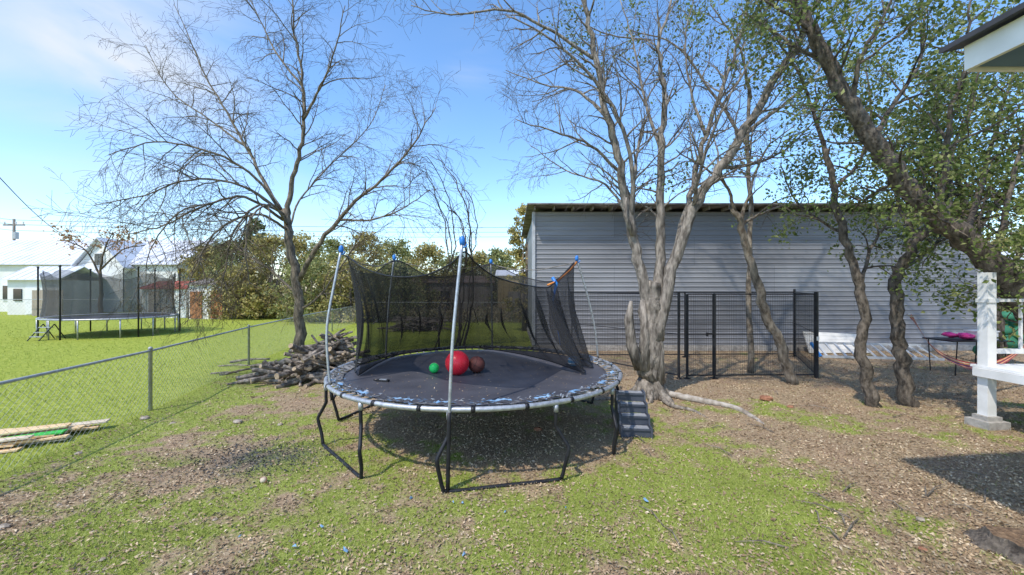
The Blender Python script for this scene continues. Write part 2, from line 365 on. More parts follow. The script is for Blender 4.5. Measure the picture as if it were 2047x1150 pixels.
def quads_obj(name,C,U,V,mat_,bend=None):
    n=len(C); A=np.empty((n,4,3)); A[:,0]=C-U; A[:,1]=C+V; A[:,2]=C+U; A[:,3]=C-V
    if bend is not None: A[:,1]+=bend; A[:,3]+=bend
    me=bpy.data.meshes.new(name); me.from_pydata(A.reshape(-1,3).tolist(),[],np.arange(n*4).reshape(n,4).tolist())
    me.materials.append(mat_); me.update(); return me
def scatter(n,d0,d1,p=1.0):
    u=np.random.rand(n); d=(d0**(1-p)+(d1**(1-p)-d0**(1-p))*u)**(1/(1-p)) if p!=1 else d0*(d1/d0)**u
    x=(np.random.rand(n)*2-1)*(1.38*d+.3); return x,d
x,y=scatter(160000,2.4,13,1.0); g,c,l=masks(x,y); 
ok=(np.random.rand(len(x))<np.clip(1.02-g*.9,0.18,1))&(l<.4)&(np.random.rand(len(x))>c*.9)
ok&=(fbm(x,y,.8,77)+np.random.rand(len(x))*.5>.55)|(x>1.2)
x=x[ok];y=y[ok]; n=len(x); s=np.random.uniform(.008,.019,n)*(1+y*.03)
C=np.stack([x,y,height(x,y)+np.random.uniform(.002,.02,n)],1)
U=np.random.normal(size=(n,3)); U[:,2]*=.3; U/=np.linalg.norm(U,axis=1)[:,None]
W=np.random.normal(size=(n,3)); W[:,2]*=.5; V=np.cross(U,np.cross(U,W)); V/=np.linalg.norm(V,axis=1)[:,None]
B=np.zeros((n,3)); B[:,2]=s*np.random.uniform(-.1,.5,n)
o=bpy.data.objects.new('leaf_litter',quads_obj('leaf_litter',C,U*s[:,None],V*(s*.5)[:,None],M['litter'],B)); COL.objects.link(o)
tag(o,'dry brown fallen leaves scattered over the yard','leaves',kind='stuff')
def blades(name,label,n,d0,d1,cond,hh,ww,mt):
    x,y=scatter(n,d0,d1,1.0); g,c,l=masks(x,y); ok=cond(x,y,g,c,l); x=x[ok];y=y[ok];n=len(x)
    h=np.random.uniform(.5,1.2,n)*hh*(.6+.7*fbm(x,y,.5,5)); wd=ww*(.6+.12*y); a=np.random.rand(n)*math.pi
    base=np.stack([x,y,height(x,y)-.004],1); du=np.stack([np.cos(a)*wd,np.sin(a)*wd,np.zeros(n)],1)
    lean=np.stack([np.random.normal(size=n)*h*.6,np.random.normal(size=n)*h*.6,h],1)
    A=np.empty((n,3,3)); A[:,0]=base-du; A[:,1]=base+du; A[:,2]=base+lean
    me=bpy.data.meshes.new(name); me.from_pydata(A.reshape(-1,3).tolist(),[],np.arange(n*3).reshape(n,3).tolist()); me.materials.append(mt); me.update()
    o=bpy.data.objects.new(name,me); COL.objects.link(o); tag(o,label,'grass',kind='stuff')
blades('yard_grass','thin patchy green grass among fallen leaves',210000,2.3,11,lambda x,y,g,c,l:(np.random.rand(len(x))<np.clip((g-.36)*2.2,.03,1))&(l<.5)&(c<.5),.042,.0023,M['blade'])
blades('lawn_grass','lush bright green lawn grass behind the fence',90000,4.0,26,lambda x,y,g,c,l:(l>.5)&(np.random.rand(len(x))<g),.055,.003,M['lawnblade'])

# ---------------------------------------------------------------- trees
def rdir(rng):
    v=Vector((rng.gauss(0,1),rng.gauss(0,1),rng.gauss(0,1))); return v.normalized()
def spawn(path,rads,lvl,cfg,out,tips,rng):
    if lvl>=len(cfg['len']):
        tips.append(path[-1]); tips.append(path[len(path)//2]); return
    n=len(path); L_=sum((path[i+1]-path[i]).length for i in range(n-1))
    cnt=max(1,int(L_*cfg['dens'][lvl]+rng.random()))
    t0=cfg.get('t0',[.25]*9)[lvl]
    for c in range(cnt):
        t=t0+(1-t0)*(c+rng.random())/cnt; t=min(t,.999)
        f=t*(n-1); i=int(f); fr=f-i
        p=path[i].lerp(path[i+1],fr); tan=(path[i+1]-path[i]).normalized(); rr=rads[i]*(1-fr)+rads[i+1]*fr
        ax=tan.cross(rdir(rng)); 
        if ax.length<1e-4: continue
        ax.normalize(); ang=math.radians(rng.uniform(*cfg['ang']))
        d=Matrix.Rotation(ang,3,ax)@tan
        d=(d+Vector((0,0,cfg['up'][lvl]))).normalized()
        Lb=cfg['len'][lvl]*rng.uniform(.5,1.3)*(1-.35*t); r0=min(rr*.7,cfg['rad'][lvl])
        ns=cfg.get('seg',[6,5,4,3])[lvl]; pts=[p]; rs=[r0]; wig=cfg.get('wig',.22)
        for k in range(ns):
            d=(d+rdir(rng)*wig+Vector((0,0,cfg['trop'][lvl]))).normalized(); p=p+d*(Lb/ns); pts.append(p); rs.append(max(r0*(1-.8*(k+1)/ns),cfg.get('minr',.002)))
        out.append((pts,rs,lvl)); spawn(pts,rs,lvl+1,cfg,out,tips,rng)
def limb(spec,r0,r1,sub=5,wob=.03,rng=random):
    c=catmull([P(*s) for s in spec],sub); c=[Vector(q)+rdir(rng)*wob*(0 if i==0 else 1) for i,q in enumerate(c)]
    n=len(c); return c,[r0+(r1-r0)*(i/(n-1))**.85 for i in range(n)]
def leaves(tips,per,spread,size,matl,aspect=.6,seed=1,flat=1.0):
    rs=np.random.RandomState(seed); T=np.array([tuple(t) for t in tips]); T=np.repeat(T,per,axis=0); n=len(T)
    C=T+rs.normal(size=(n,3))*spread*np.array([1,1,flat]); U=rs.normal(size=(n,3)); U/=np.linalg.norm(U,axis=1)[:,None]
    W=rs.normal(size=(n,3)); V=np.cross(U,W); V/=np.linalg.norm(V,axis=1)[:,None]
    s=size*rs.uniform(.6,1.3,n); nn=np.cross(U,V)*(s*.25)[:,None]
    return quads_obj('crown',C,U*s[:,None],V*(s*aspect)[:,None],matl,nn)
def tree(name,label,cat,base,limbs,cfg,bark,twig,seed,leafspec=None,group=None,extra=None):
    rng=random.Random(seed); t=thing(name,label,cat,base,group); tr=MB(); tw=MB(); out=[]; tips=[]
    for spec,r0,r1,spw in limbs:
        pts,rs=limb(spec,r0,r1,rng=rng,wob=min(.035,r0*.4)); tr.tube(pts,rs,12 if r0>.08 else 7,jit=.13 if r0>.08 else .05)
        if spw: spawn(pts,rs,0,cfg,out,tips,rng)
    if extra: extra(tr)
    for pts,rs,lv in out:
        if lv==0: tr.tube(pts,rs,5,cap=False)
        else: tw.tube(pts,rs,3,cap=False)
    part(t,'trunk',tr,bark,True)
    if leafspec:
        o=bpy.data.objects.new('crown',leaves(tips,seed=seed,**leafspec)); COL.objects.link(o); o.parent=t
        o.data.transform(Matrix.Translation(-Vector(t.location))); o.location=(0,0,0)
        part(t,'branches',tw,twig,False)
    else: part(t,'crown',tw,twig,False)
    return t,tips

D=10.0
tree('bare_tree','leafless grey tree with spreading drooping twigs behind log pile','tree',P(597,739,D),[
 ([(597,742,D),(599,650,D),(594,570,D),(578,480,D),(570,420,D)],.14,.085,False),
 ([(572,440,D),(582,370,D),(600,300,D-.2),(608,220,D-.3),(600,130,D-.3),(585,30,D-.4),(590,-60,D-.4)],.07,.010,True),
 ([(574,445,D),(530,365,D+.3),(490,290,D+.5),(445,210,D+.6),(400,130,D+.8),(350,10,D+1)],.055,.008,True),
 ([(562,420,D),(500,345,D-.5),(410,300,D-1),(310,285,D-1.3),(215,310,D-1.6)],.04,.008,True),
 ([(597,560,D),(640,485,D-.3),(700,415,D-.6),(760,360,D-.8),(825,290,D-1),(870,215,D-1.2)],.07,.008,True),
 ([(606,240,D-.3),(640,175,D-.6),(670,100,D-.9),(690,10,D-1.2)],.035,.008,True),
 ([(602,170,D-.3),(555,110,D+.2),(520,40,D+.6),(480,-40,D+.8)],.03,.008,True),
 ([(566,440,D),(490,395,D-.8),(410,410,D-1.4),(330,450,D-1.8),(250,470,D-2)],.04,.008,True),
 ([(575,460,D),(520,430,D-1),(450,450,D-1.8),(400,510,D-2),(370,590,D-2)],.035,.008,True),
 ([(570,430,D),(520,410,D-1),(470,460,D-1.5),(450,540,D-1.6),(440,600,D-1.6)],.035,.008,True),
 ([(560,420,D),(480,370,D-.6),(380,360,D-1),(290,390,D-1.2),(190,410,D-1.4)],.035,.008,True),
 ([(575,450,D),(545,410,D-1.2),(505,430,D-1.9),(490,500,D-2.1),(500,570,D-2.1)],.03,.007,True),
 ([(400,410,D-1.4),(350,430,D-1.8),(300,500,D-2),(290,570,D-2)],.02,.006,True),
 ([(600,620,D),(640,590,D-.3),(690,520,D-.5),(720,470,D-.7)],.035,.01,True),
 ([(680,440,D-.5),(740,440,D-1),(800,420,D-1.3),(860,380,D-1.5)],.03,.008,True),
 ([(500,300,D+.4),(420,240,D+1),(340,180,D+1.4),(290,90,D+1.6)],.03,.008,True),
 ([(596,590,D),(540,540,D+.6),(480,500,D+1.2),(430,430,D+1.6)],.035,.01,True),
 ([(575,470,D),(600,400,D+1),(660,330,D+1.6),(740,250,D+2),(770,170,D+2.2)],.03,.008,True)],
 dict(len=[1.4,.72,.36],dens=[4.4,6.8,7.3],rad=[.017,.0075,.0042],up=[.12,-.05,-.1],trop=[-.04,-.07,-.07],ang=(28,62),wig=.24,minr=.0026),
 M['bark_pecan'],M['twig'],11)

D=7.6
def central_extra(tr):
    for a,l,r in [(200,.5,.09),(240,.45,.09),(290,.45,.10),(340,.6,.09),(20,.45,.08),(150,.45,.08),(100,.45,.08)]:
        b=P(1300,790,D); d=Vector((math.cos(math.radians(a)),math.sin(math.radians(a)),0)); q=Vector((-d.y,d.x,0))
        tr.tube([b+Vector((0,0,.45)),b+d*.15+Vector((0,0,.22)),b+d*.28+q*.05+Vector((0,0,.06)),b+d*l+q*.1+Vector((0,0,-.02)),b+d*(l+.2)+Vector((0,0,-.06))],[.13,r*1.1,r*.8,r*.45,.02],8,jit=.15)
    tr.tube([P(1280,735,D-.1),P(1262,690,D-.15),P(1256,640,D-.15),P(1262,602,D-.2)],[.11,.09,.08,.03],8,jit=.25)
    for (a,b) in [((1290,640),(1300,760)),((1315,640),(1318,765)),((1285,600),(1288,740)),((1322,610),(1308,770))]:
        tr.tube([P(a[0],a[1],D-.08),P((a[0]+b[0])/2+3,(a[1]+b[1])/2,D-.13),P(b[0],b[1],D-.14)],[.05,.08,.10],8,jit=.18)
    tr.tube([P(1265,470,D-.1),P(1250,430,D-.15),P(1252,395,D-.15)],[.05,.04,.02],7)
tree('large_bare_tree','tall grey multi-trunk tree with exposed roots beside trampoline','tree',P(1300,790,D),[
 ([(1302,795,D),(1300,740,D),(1300,680,D),(1303,610,D),(1308,560,D)],.27,.14,False),
 ([(1294,700,D),(1288,600,D),(1272,500,D),(1256,420,D),(1240,330,D-.1),(1212,230,D-.2),(1192,120,D-.3),(1170,10,D-.4),(1160,-80,D-.4)],.125,.03,True),
 ([(1306,640,D),(1318,520,D+.1),(1322,400,D+.1),(1322,290,D+.1),(1330,190,D+.2),(1318,100,D+.2),(1340,0,D+.3)],.11,.02,True),
 ([(1313,680,D-.1),(1342,540,D-.1),(1385,420,D-.2),(1440,335,D-.4),(1500,240,D-.5),(1560,140,D-.6),(1610,55,D-.7),(1650,-30,D-.7)],.12,.04,True),
 ([(1325,590,D),(1360,470,D+.2),(1385,370,D+.4),(1410,270,D+.6),(1450,160,D+.8),(1485,60,D+.9),(1500,-30,D+1)],.08,.018,True),
 ([(1262,440,D),(1262,330,D-.3),(1225,215,D-.5),(1160,130,D-.7),(1095,75,D-.9),(1010,30,D-1)],.05,.01,True),
 ([(1245,350,D),(1180,290,D-.4),(1110,265,D-.8),(1030,240,D-1)],.035,.007,True),
 ([(1212,230,D-.2),(1150,180,D+.4),(1090,170,D+.8),(1010,140,D+1)],.035,.007,True),
 ([(1322,300,D+.1),(1290,200,D+.6),(1270,100,D+1),(1240,0,D+1.3)],.04,.01,True),
 ([(1410,270,D+.6),(1380,180,D+1),(1370,80,D+1.2),(1390,-20,D+1.2)],.035,.01,True),
 ([(1440,335,D-.4),(1500,330,D-.2),(1570,300,D),(1640,230,D+.2)],.04,.008,True),
 ([(1270,480,D),(1265,400,D+.3),(1275,300,D+.5),(1300,220,D+.8)],.06,.015,True),
 ([(1385,420,D-.2),(1400,340,D-.8),(1440,230,D-1.2),(1500,120,D-1.5)],.04,.01,True),
 ([(1192,120,D-.3),(1100,60,D-.4),(1010,20,D-.5),(900,30,D-.6),(820,10,D-.6)],.035,.007,True),
 ([(1256,430,D),(1210,370,D+.3),(1130,340,D+.7),(1060,290,D+1)],.03,.007,True)],
 dict(len=[1.15,.62,.3],dens=[4.0,6.0,6.5],rad=[.022,.009,.0045],up=[.1,.0,-.05],trop=[.0,-.02,-.03],ang=(30,68),wig=.26,minr=.0024),
 M['bark_grey'],M['twig_grey'],23,extra=central_extra)
OAK=dict(len=[1.15,.6,.3],dens=[3.0,4.8,4.2],rad=[.024,.010,.005],up=[.1,.05,0],trop=[0,0,-.02],ang=(30,70),wig=.3,minr=.0028,t0=[.15,.2,.3])
LS=dict(per=11,spread=.11,size=.036,matl=M['oakleaf'])
tree('live_oak_tree','slender leaning oak with pale bark inside leaf litter','tree',P(1585,768,8.5),[
 ([(1585,772,8.5),(1562,700,8.5),(1530,620,8.5),(1505,540,8.5),(1488,470,8.5),(1465,410,8.5)],.11,.06,False),
 ([(1470,425,8.5),(1450,370,8.3),(1400,330,8),(1350,300,7.8)],.04,.01,True),
 ([(1480,450,8.5),(1500,380,8.7),(1530,300,9),(1590,250,9.2)],.045,.01,True),
 ([(1480,450,8.5),(1540,420,8.8),(1600,400,9.2)],.035,.01,True)],
 dict(OAK,dens=[2.2,3.2,3]),M['bark_oak_light'],M['twig_grey'],31,dict(LS,per=8,spread=.1))
tree('live_oak_tree','crooked dark oak trunk rising from leaf litter','tree',P(1750,812,6.92),[
 ([(1750,816,6.92),(1735,760,6.92),(1722,700,6.92),(1727,620,6.92),(1708,540,6.95),(1685,460,7),(1665,380,7),(1650,300,7.1)],.10,.045,False),
 ([(1655,320,7.1),(1630,240,7.2),(1600,150,7.3),(1540,60,7.4),(1500,-20,7.4)],.04,.01,True),
 ([(1665,380,7),(1720,320,7.5),(1740,230,7.8),(1730,130,8)],.035,.01,True),
 ([(1720,580,6.95),(1740,500,7.2),(1780,430,7.5),(1800,350,7.8)],.035,.012,True),
 ([(1690,470,7),(1640,440,7.4),(1590,400,7.8),(1560,330,8)],.03,.01,True)],
 OAK,M['bark_oak'],M['twig_grey'],37,LS)
tree('live_oak_tree','dark rough-barked oak with dense evergreen crown beside hammock','tree',P(1815,812,6.92),[
 ([(1818,816,6.92),(1806,760,6.92),(1800,690,6.92),(1790,620,6.92),(1796,550,6.9),(1820,500,6.8),(1850,460,6.8)],.115,.07,False),
 ([(1850,460,6.8),(1885,400,6.9),(1900,310,7),(1940,220,7.2),(1960,120,7.3)],.05,.012,True),
 ([(1835,480,6.8),(1800,420,7.2),(1790,340,7.6),(1840,260,7.8)],.04,.012,True),
 ([(1850,460,6.8),(1930,440,6.8),(2000,430,6.8),(2060,400,6.8)],.04,.012,True),
 ([(1800,540,6.9),(1860,500,7.4),(1900,450,8),(1960,400,8.4)],.04,.012,True)],
 OAK,M['bark_oak'],M['twig_grey'],41,LS)
tree('live_oak_tree','large arching oak limb with rough dark bark and green leaves','tree',P(2180,800,6.4),[
 ([(2185,806,6.3),(2140,740,6.3),(2090,670,6.2),(2040,600,6.1),(1990,535,6.0),(1930,480,6.0),(1870,430,6.0),(1800,360,6.0),(1745,280,6.0),(1700,210,6.0),(1660,130,6.0),(1625,60,6.0),(1590,-20,6.0),(1580,-90,6.0)],.215,.06,True),
 ([(1870,430,6.0),(1890,330,5.9),(1900,230,5.8),(1930,120,5.7),(1940,0,5.6)],.055,.012,True),
 ([(1745,280,6.0),(1790,200,6.4),(1840,120,6.8),(1850,20,7)],.045,.012,True),
 ([(1700,210,6.0),(1720,120,5.8),(1760,40,5.7),(1800,-40,5.6)],.04,.012,True),
 ([(1660,130,6.0),(1600,100,6.3),(1540,60,6.6),(1480,20,6.9)],.035,.012,True),
 ([(1990,535,6.0),(2010,420,6.3),(2040,300,6.6),(2060,180,7)],.05,.015,True),
 ([(1930,480,6.0),(1970,330,7),(2010,200,7.6),(2050,80,8)],.045,.015,True),
 ([(1800,360,6.0),(1760,380,6.5),(1720,400,7),(1680,380,7.4)],.03,.01,True),
 ([(1890,445,6.0),(1900,360,7),(1880,280,7.6),(1870,180,8.2)],.04,.012,True),
 ([(1625,60,6.0),(1560,20,5.9),(1480,-20,5.8)],.035,.01,True)],
 dict(OAK,dens=[3.0,4.6,4.2]),M['bark_oak'],M['twig_grey'],43,dict(LS,per=10))
tree('evergreen_oak_tree','tall evergreen oak with small leaves standing beside metal shed','tree',P(1500,745,9.6),[
 ([(1500,748,9.6),(1498,600,9.8),(1500,430,10),(1495,300,10),(1500,180,10)],.075,.04,False),
 ([(1500,300,10),(1420,180,10.2),(1350,90,10.2),(1260,60,10.3)],.045,.012,True),
 ([(1500,200,10),(1480,100,9.6),(1420,10,9.4)],.045,.012,True),
 ([(1500,260,10),(1600,180,10.4),(1680,80,10.6),(1700,0,10.6)],.05,.012,True),
 ([(1300,80,10.3),(1220,70,10.2),(1150,40,10.2)],.025,.01,True)],
 dict(OAK,len=[1.4,.7,.35],dens=[2,3.8,3.4]),M['bark_oak_light'],M['twig_grey'],47,dict(LS,per=8,spread=.13,size=.042,matl=M['sparseleaf']))
tree('live_oak_tree','leafy green oak growing beside the end of metal shed','tree',P(2010,740,10),[
 ([(2010,742,10),(1990,620,10),(1960,500,10),(1930,400,10),(1900,300,10)],.10,.05,False),
 ([(1930,400,10),(1850,340,10),(1780,300,10),(1700,300,10)],.05,.012,True),
 ([(1920,360,10),(1880,260,10.2),(1800,180,10.4),(1740,100,10.6)],.05,.012,True),
 ([(1910,330,10),(1940,220,10),(1960,120,10),(1990,20,10)],.05,.012,True),
 ([(1950,470,10),(2010,380,10),(2060,300,10)],.05,.012,True),
 ([(1950,460,10),(1880,420,9.6),(1800,410,9.4)],.04,.012,True)],
 dict(OAK,len=[1.5,.8,.4],dens=[2.1,3.5,3.2]),M['bark_oak'],M['twig_grey'],59,dict(LS,per=10,spread=.16,size=.048))
rng=random.Random(5); t=thing('dead_sapling_clump','arched bare dead stems bending over behind trampoline','shrub',P(905,690,13.5)); mb=MB(); tw=MB(); out=[]; tips=[]
for i in range(8):
    x0=rng.uniform(870,935); k=rng.uniform(-38,38); e=rng.uniform(-40,40)
    sp_=[(x0,694,13.5),(x0+5+k*.5,600,13.5+rng.uniform(-.5,.5)),(912+k,500+e*.4,13.3),(900+k*1.1,420+e,13.2+rng.uniform(-.6,.6)),(865+k,350+e+rng.uniform(-20,30),13),(825+k*1.2,325+e+rng.uniform(-20,60),12.9)]
    pts,rs=limb(sp_[:rng.choice([5,6,6])],rng.uniform(.02,.045),.008,rng=rng,wob=.05)
    mb.tube(pts,rs,6); spawn(pts,rs,0,dict(len=[.9,.4],dens=[1.8,2.5],rad=[.012,.006],up=[.3,.1],trop=[.0,-.05],ang=(25,60),wig=.3,minr=.003),out,tips,rng)
part(t,'trunk',mb,M['bark_oak'],True)
for pts,rs,lv in out: tw.tube(pts,rs,3,cap=False)
part(t,'crown',tw,M['twig'])

def bush(name,label,cat,px,py,top,wpx,d,matl,seed,n=2600,group=None,lower=.25,size=.10):
    rs=np.random.RandomState(seed); rng=random.Random(seed)
    b=P(px,575,d); b.z=0; H_=EYE+(575-top)/F*d; R=wpx/2/F*d
    t=thing(name,label,cat,b,group); mb=MB()
    for i in range(5):
        a=rng.uniform(0,6.28); q=b+Vector((math.cos(a)*R*.5,math.sin(a)*R*.4,H_*.7))
        mb.tube([b,b.lerp(q,.4)+Vector((rng.uniform(-.2,.2),0,.2)),q],[.12,.07,.02],5)
    part(t,'trunk',mb,M['bark_oak_light'],True)
    cl=[]; 
    for i in range(110):
        a=rng.uniform(0,6.28); rr=math.sqrt(rng.random())*R*.9; zz=H_*(lower+(1-lower)*rng.random()); sc=math.sqrt(max(.08,1-((zz/H_-lower)/(1.02-lower))**2.2))
        cl.append((b.x+math.cos(a)*rr*sc,b.y+math.sin(a)*rr*sc*.7,zz*.95,R*rng.uniform(.10,.28)))
    cl=np.array(cl); idx=rs.randint(0,len(cl),n); dv=rs.normal(size=(n,3)); dv/=np.linalg.norm(dv,axis=1)[:,None]
    C=cl[idx,:3]+dv*(cl[idx,3]*rs.uniform(.2,1.3,n))[:,None]*np.array([1,1,.75])
    C[:,2]=np.maximum(C[:,2],.1)
    U=rs.normal(size=(n,3)); U/=np.linalg.norm(U,axis=1)[:,None]; V=np.cross(U,rs.normal(size=(n,3))); V/=np.linalg.norm(V,axis=1)[:,None]
    s=size*rs.uniform(.6,1.4,n); 
    me=quads_obj('crown',C-np.array(tuple(b)),U*s[:,None],V*(s*.6)[:,None],matl); o=bpy.data.objects.new('crown',me); COL.objects.link(o); o.parent=t
BG=[(1048,400,90,19,'brushyellow'),(1000,495,110,30,'brushgreen'),(960,505,100,38,'brushyellow'),(855,490,150,30,'brushyellow'),(790,478,140,33,'brushgreen'),(730,462,150,28,'brushyellow'),
 (655,475,150,26,'brushgreen'),(600,465,140,30,'brushyellow'),(535,468,150,27,'brushyellow'),(470,482,140,30,'brushgreen'),(410,488,120,34,'brushyellow'),(350,492,90,38,'brushgreen'),(510,430,80,30,'brushdark'),(700,510,190,24,'brushyellow'),(905,512,150,36,'brushgreen'),(1075,470,80,40,'brushgreen'),(620,518,180,23.8,'brushgreen'),(800,525,170,25,'brushgreen'),(480,535,150,26,'brushyellow'),
 (2010,470,120,30,'brushyellow'),(2060,440,120,24,'brushgreen'),(300,495,70,45,'brushdark')]
for i,(px,top,wp,d,mm) in enumerate(BG):
    lab={'brushyellow':'yellow-green bushy tree beyond the back fence','brushgreen':'green bushy tree beyond the back fence','brushdark':'dark evergreen tree beyond the back fence'}[mm]
    bush('background_tree',lab,'tree',px,0,top,wp,d,M[mm],100+i,n=6500,group='trees beyond the back fence',lower=.05,size=.012*d*.27)
tree('small_dry_tree','small tree with clinging orange-brown dry leaves','tree',P(200,640,25),[
 ([(200,640,25),(202,590,25),(200,540,25)],.12,.08,False),
 ([(200,550,25),(170,500,25),(130,480,24.5)],.06,.02,True),([(200,545,25),(210,495,25),(225,465,25)],.06,.02,True),([(200,540,25),(245,500,25),(290,490,25.5)],.06,.02,True)],
 dict(len=[1.1,.6],dens=[1.6,2.5],rad=[.03,.015],up=[.1,.05],trop=[0,0],ang=(30,60),wig=.2,minr=.008),M['twig'],M['twig'],51,dict(per=6,spread=.2,size=.10,matl=M['dryleaf']))
rs=np.random.RandomState(3); n=26000; x=rs.uniform(-26,1,n); y=rs.uniform(23.3,28,n); hgt=.35+.9*fbm(x,y,2.2,55)
C=np.stack([x,y,rs.rand(n)**1.3*hgt],1); keep=(x>-11)|(y>27.0); C=C[keep]; n=len(C)
U=rs.normal(size=(n,3))*np.array([.5,.5,1]); U/=np.linalg.norm(U,axis=1)[:,None]; V=np.cross(U,rs.normal(size=(n,3))); V/=np.linalg.norm(V,axis=1)[:,None]
dryb=leaf_mat('dry_weeds',[(.28,.22,.14),(.42,.34,.21),(.22,.21,.10),(.34,.29,.18)],trans=0)
o=bpy.data.objects.new('dry_weeds',quads_obj('dry_weeds',C,U*.11,V*.03,dryb)); COL.objects.link(o); tag(o,'tangled dry weeds and brush along the back fence','weeds',kind='stuff')

# ---------------------------------------------------------------- metal shed
WY=13.0; X0=.72; X1=(1957-1023.5)/F*WY; HT=EYE+(575-424)/F*WY
shed=thing('metal_shed','long grey corrugated metal shed with low dark eave','building',(X0,WY,0))
mb=MB(); prof=[]; z=.18; per=.152
while z<HT-.01:
    for dz,dy in((0,0),(.05,0),(.07,-.016),(.096,-.016),(.116,0)): prof.append((min(z+dz,HT),WY+dy))
    z+=per
xsplit=np.linspace(X0,X1,18)
for a,b in zip(xsplit[:-1],xsplit[1:]):
    v=[]; 
    for (zz,yy) in prof: v+= [(a,yy,zz),(b,yy,zz)]
    mb.add(v,[(2*i,2*i+1,2*i+3,2*i+2) for i in range(len(prof)-1)])
part(shed,'front_wall',mb,M['siding'])
mb=MB(); mb.box(((X0+X1)/2,WY+4.05,HT/2+.1),(X1-X0-.02,8,HT-.2)); part(shed,'wall',mb,M['siding'])
mb=MB(); mb.box(((X0+X1)/2,WY+4,.09),(X1-X0+.04,8.1,.18)); part(shed,'foundation',mb,M['concrete'])
ctm=mat('pale_trim',(.48,.50,.53),(.38,.40,.43),rough=.5)
for xx in (X0-.02,X1+.02):
    mb=MB(); mb.box((xx,WY-.02,HT/2+.09),(.10,.10,HT-.2)); part(shed,'corner_trim',mb,ctm)
mb=MB(); ra=.42
mb.box(((X0+X1)/2,WY-ra/2+4,HT+.14),(X1-X0+.5,8+ra*2,.04))
k=X0-.2
while k<X1+.2:
    mb.tube([(k,WY-ra-.04,HT+.165),(k,WY+4,HT+.18)],.025,5); k+=.11
part(shed,'roof',mb,mat('rusty_roof_edge',(.28,.26,.24),(.12,.10,.09),scale=3,rough=.8))
k=X0
while k<X1: mb=MB(); mb.box((k,WY-ra/2,HT+.06),(.05,ra,.11)); part(shed,'rafter',mb,M['oldwood']); k+=.61

# ---------------------------------------------------------------- trampoline
CX,CY,R,TZ=-.52,6.1,2.1,.83; MR=1.92
def ring(a,r,z): return Vector((CX+r*math.cos(math.radians(a)),CY+r*math.sin(math.radians(a)),z))
tr=thing('trampoline','round black trampoline with torn blue padding and sagging net','trampoline',(CX,CY,0))
def torus(rr,z,r,seg=96,s=10,wob=0):
    mb=MB(); pts=[ring(i*360/seg,rr+(math.sin(i*.9)*wob),z) for i in range(seg+1)]; mb.tube(pts,r,s,cap=False); return mb
fr=part(tr,'frame',torus(R,TZ,.028),M['steel'],True)
for i in range(24):
    a=i*15+3; mb=MB(); mb.tube([ring(a+j,R,TZ) for j in(0,1.2)],.033,8); part(fr,'clamp',mb,M['blacksteel'],True)
def sag(rr): return -.02-.035*(1-(rr/MR)**2)
mb=MB(); rings=[0.01]+list(np.linspace(.15,MR,14)); seg=96; vs=[];fs=[]
for rr in rings:
    for k in range(seg):
        vs.append(ring(k*360/seg,rr,TZ+sag(rr)))
for i in range(len(rings)-1):
    for k in range(seg): k2=(k+1)%seg; fs.append((i*seg+k,i*seg+k2,(i+1)*seg+k2,(i+1)*seg+k))
fs.append(tuple(range(seg))); mb.add(vs,fs); part(tr,'jumping_mat',mb,M['rubber'],True)
mb=MB()
for i in range(88):
    a=i*360/88; p0=ring(a,MR-.01,TZ-.018); p1=ring(a,R-.02,TZ); mb.tube([p0,p0.lerp(p1,.15),p0.lerp(p1,.2),p0.lerp(p1,.85),p0.lerp(p1,.9),p1],[.004,.004,.012,.012,.004,.004],5)
part(tr,'springs',mb,M['steel'],True)
mb=MB(); rng=random.Random(4)
for i in range(180):
    a0=i*2; a1=a0+2
    if rng.random()<.22: continue
    w0=rng.uniform(.07,.17); zz=TZ+.034
    mb.add([ring(a0,MR-.02,zz-.035),ring(a1,MR-.02,zz-.035),ring(a1,MR+w0,zz+rng.uniform(-.01,.01)),ring(a0,MR+w0*rng.uniform(.7,1),zz)],[(0,1,2,3)])
part(tr,'pad_foam',mb,mat('grey_pad_backing',(.28,.28,.28),(.05,.05,.052),scale=16,rough=.8),False)
rs=np.random.RandomState(8); n=420
a=np.radians(np.concatenate([rs.uniform(0,360,170),rs.uniform(200,345,250)])); rr=rs.uniform(1.88,2.08,n)
C=np.stack([CX+np.cos(a)*rr,CY+np.sin(a)*rr,TZ+.035+rs.uniform(0,.012,n)],1)
s=rs.uniform(.008,.022,n); tang=np.stack([-np.sin(a),np.cos(a),rs.normal(size=n)*.15],1); rad=np.stack([np.cos(a),np.sin(a),rs.normal(size=n)*.2],1)
tang=tang+rad*rs.normal(size=n)[:,None]*.5
me=quads_obj('torn_padding',C-np.array([CX,CY,0]),tang*(s*1.7)[:,None],rad*(s*.7)[:,None],M['padmix'],rs.normal(size=(n,3))*.006)
o=bpy.data.objects.new('torn_padding',me); COL.objects.link(o); o.parent=tr
mb=MB()
for a0,ln,r0,w0 in [(248,7,1.97,.045),(262,5,2.0,.04),(276,9,1.96,.055),(292,6,1.99,.045),(306,4,1.96,.06),(322,6,1.98,.05),(232,5,1.97,.04),(215,5,1.97,.04),(60,10,1.96,.05),(84,8,1.96,.05),(110,11,1.96,.05),(138,8,1.97,.045),(340,6,1.97,.05),(30,8,1.97,.05)]:
    k=9; A=[];Bq=[]
    for i in range(k+1):
        q=a0+ln*i/k; A.append(ring(q,r0+rng.uniform(-.02,.02),TZ+.045+rng.uniform(0,.015))); Bq.append(ring(q,r0+w0*rng.uniform(.3,1.4),TZ+.042+rng.uniform(0,.015)))
    mb.add(A+Bq,[(i,i+1,k+2+i,k+1+i) for i in range(k)])
part(tr,'vinyl_strip',mb,mat('faded_blue_vinyl',(.26,.40,.54),(.12,.24,.40),scale=12,rough=.6))
poleA=[-93,-33,27,87,147,207]
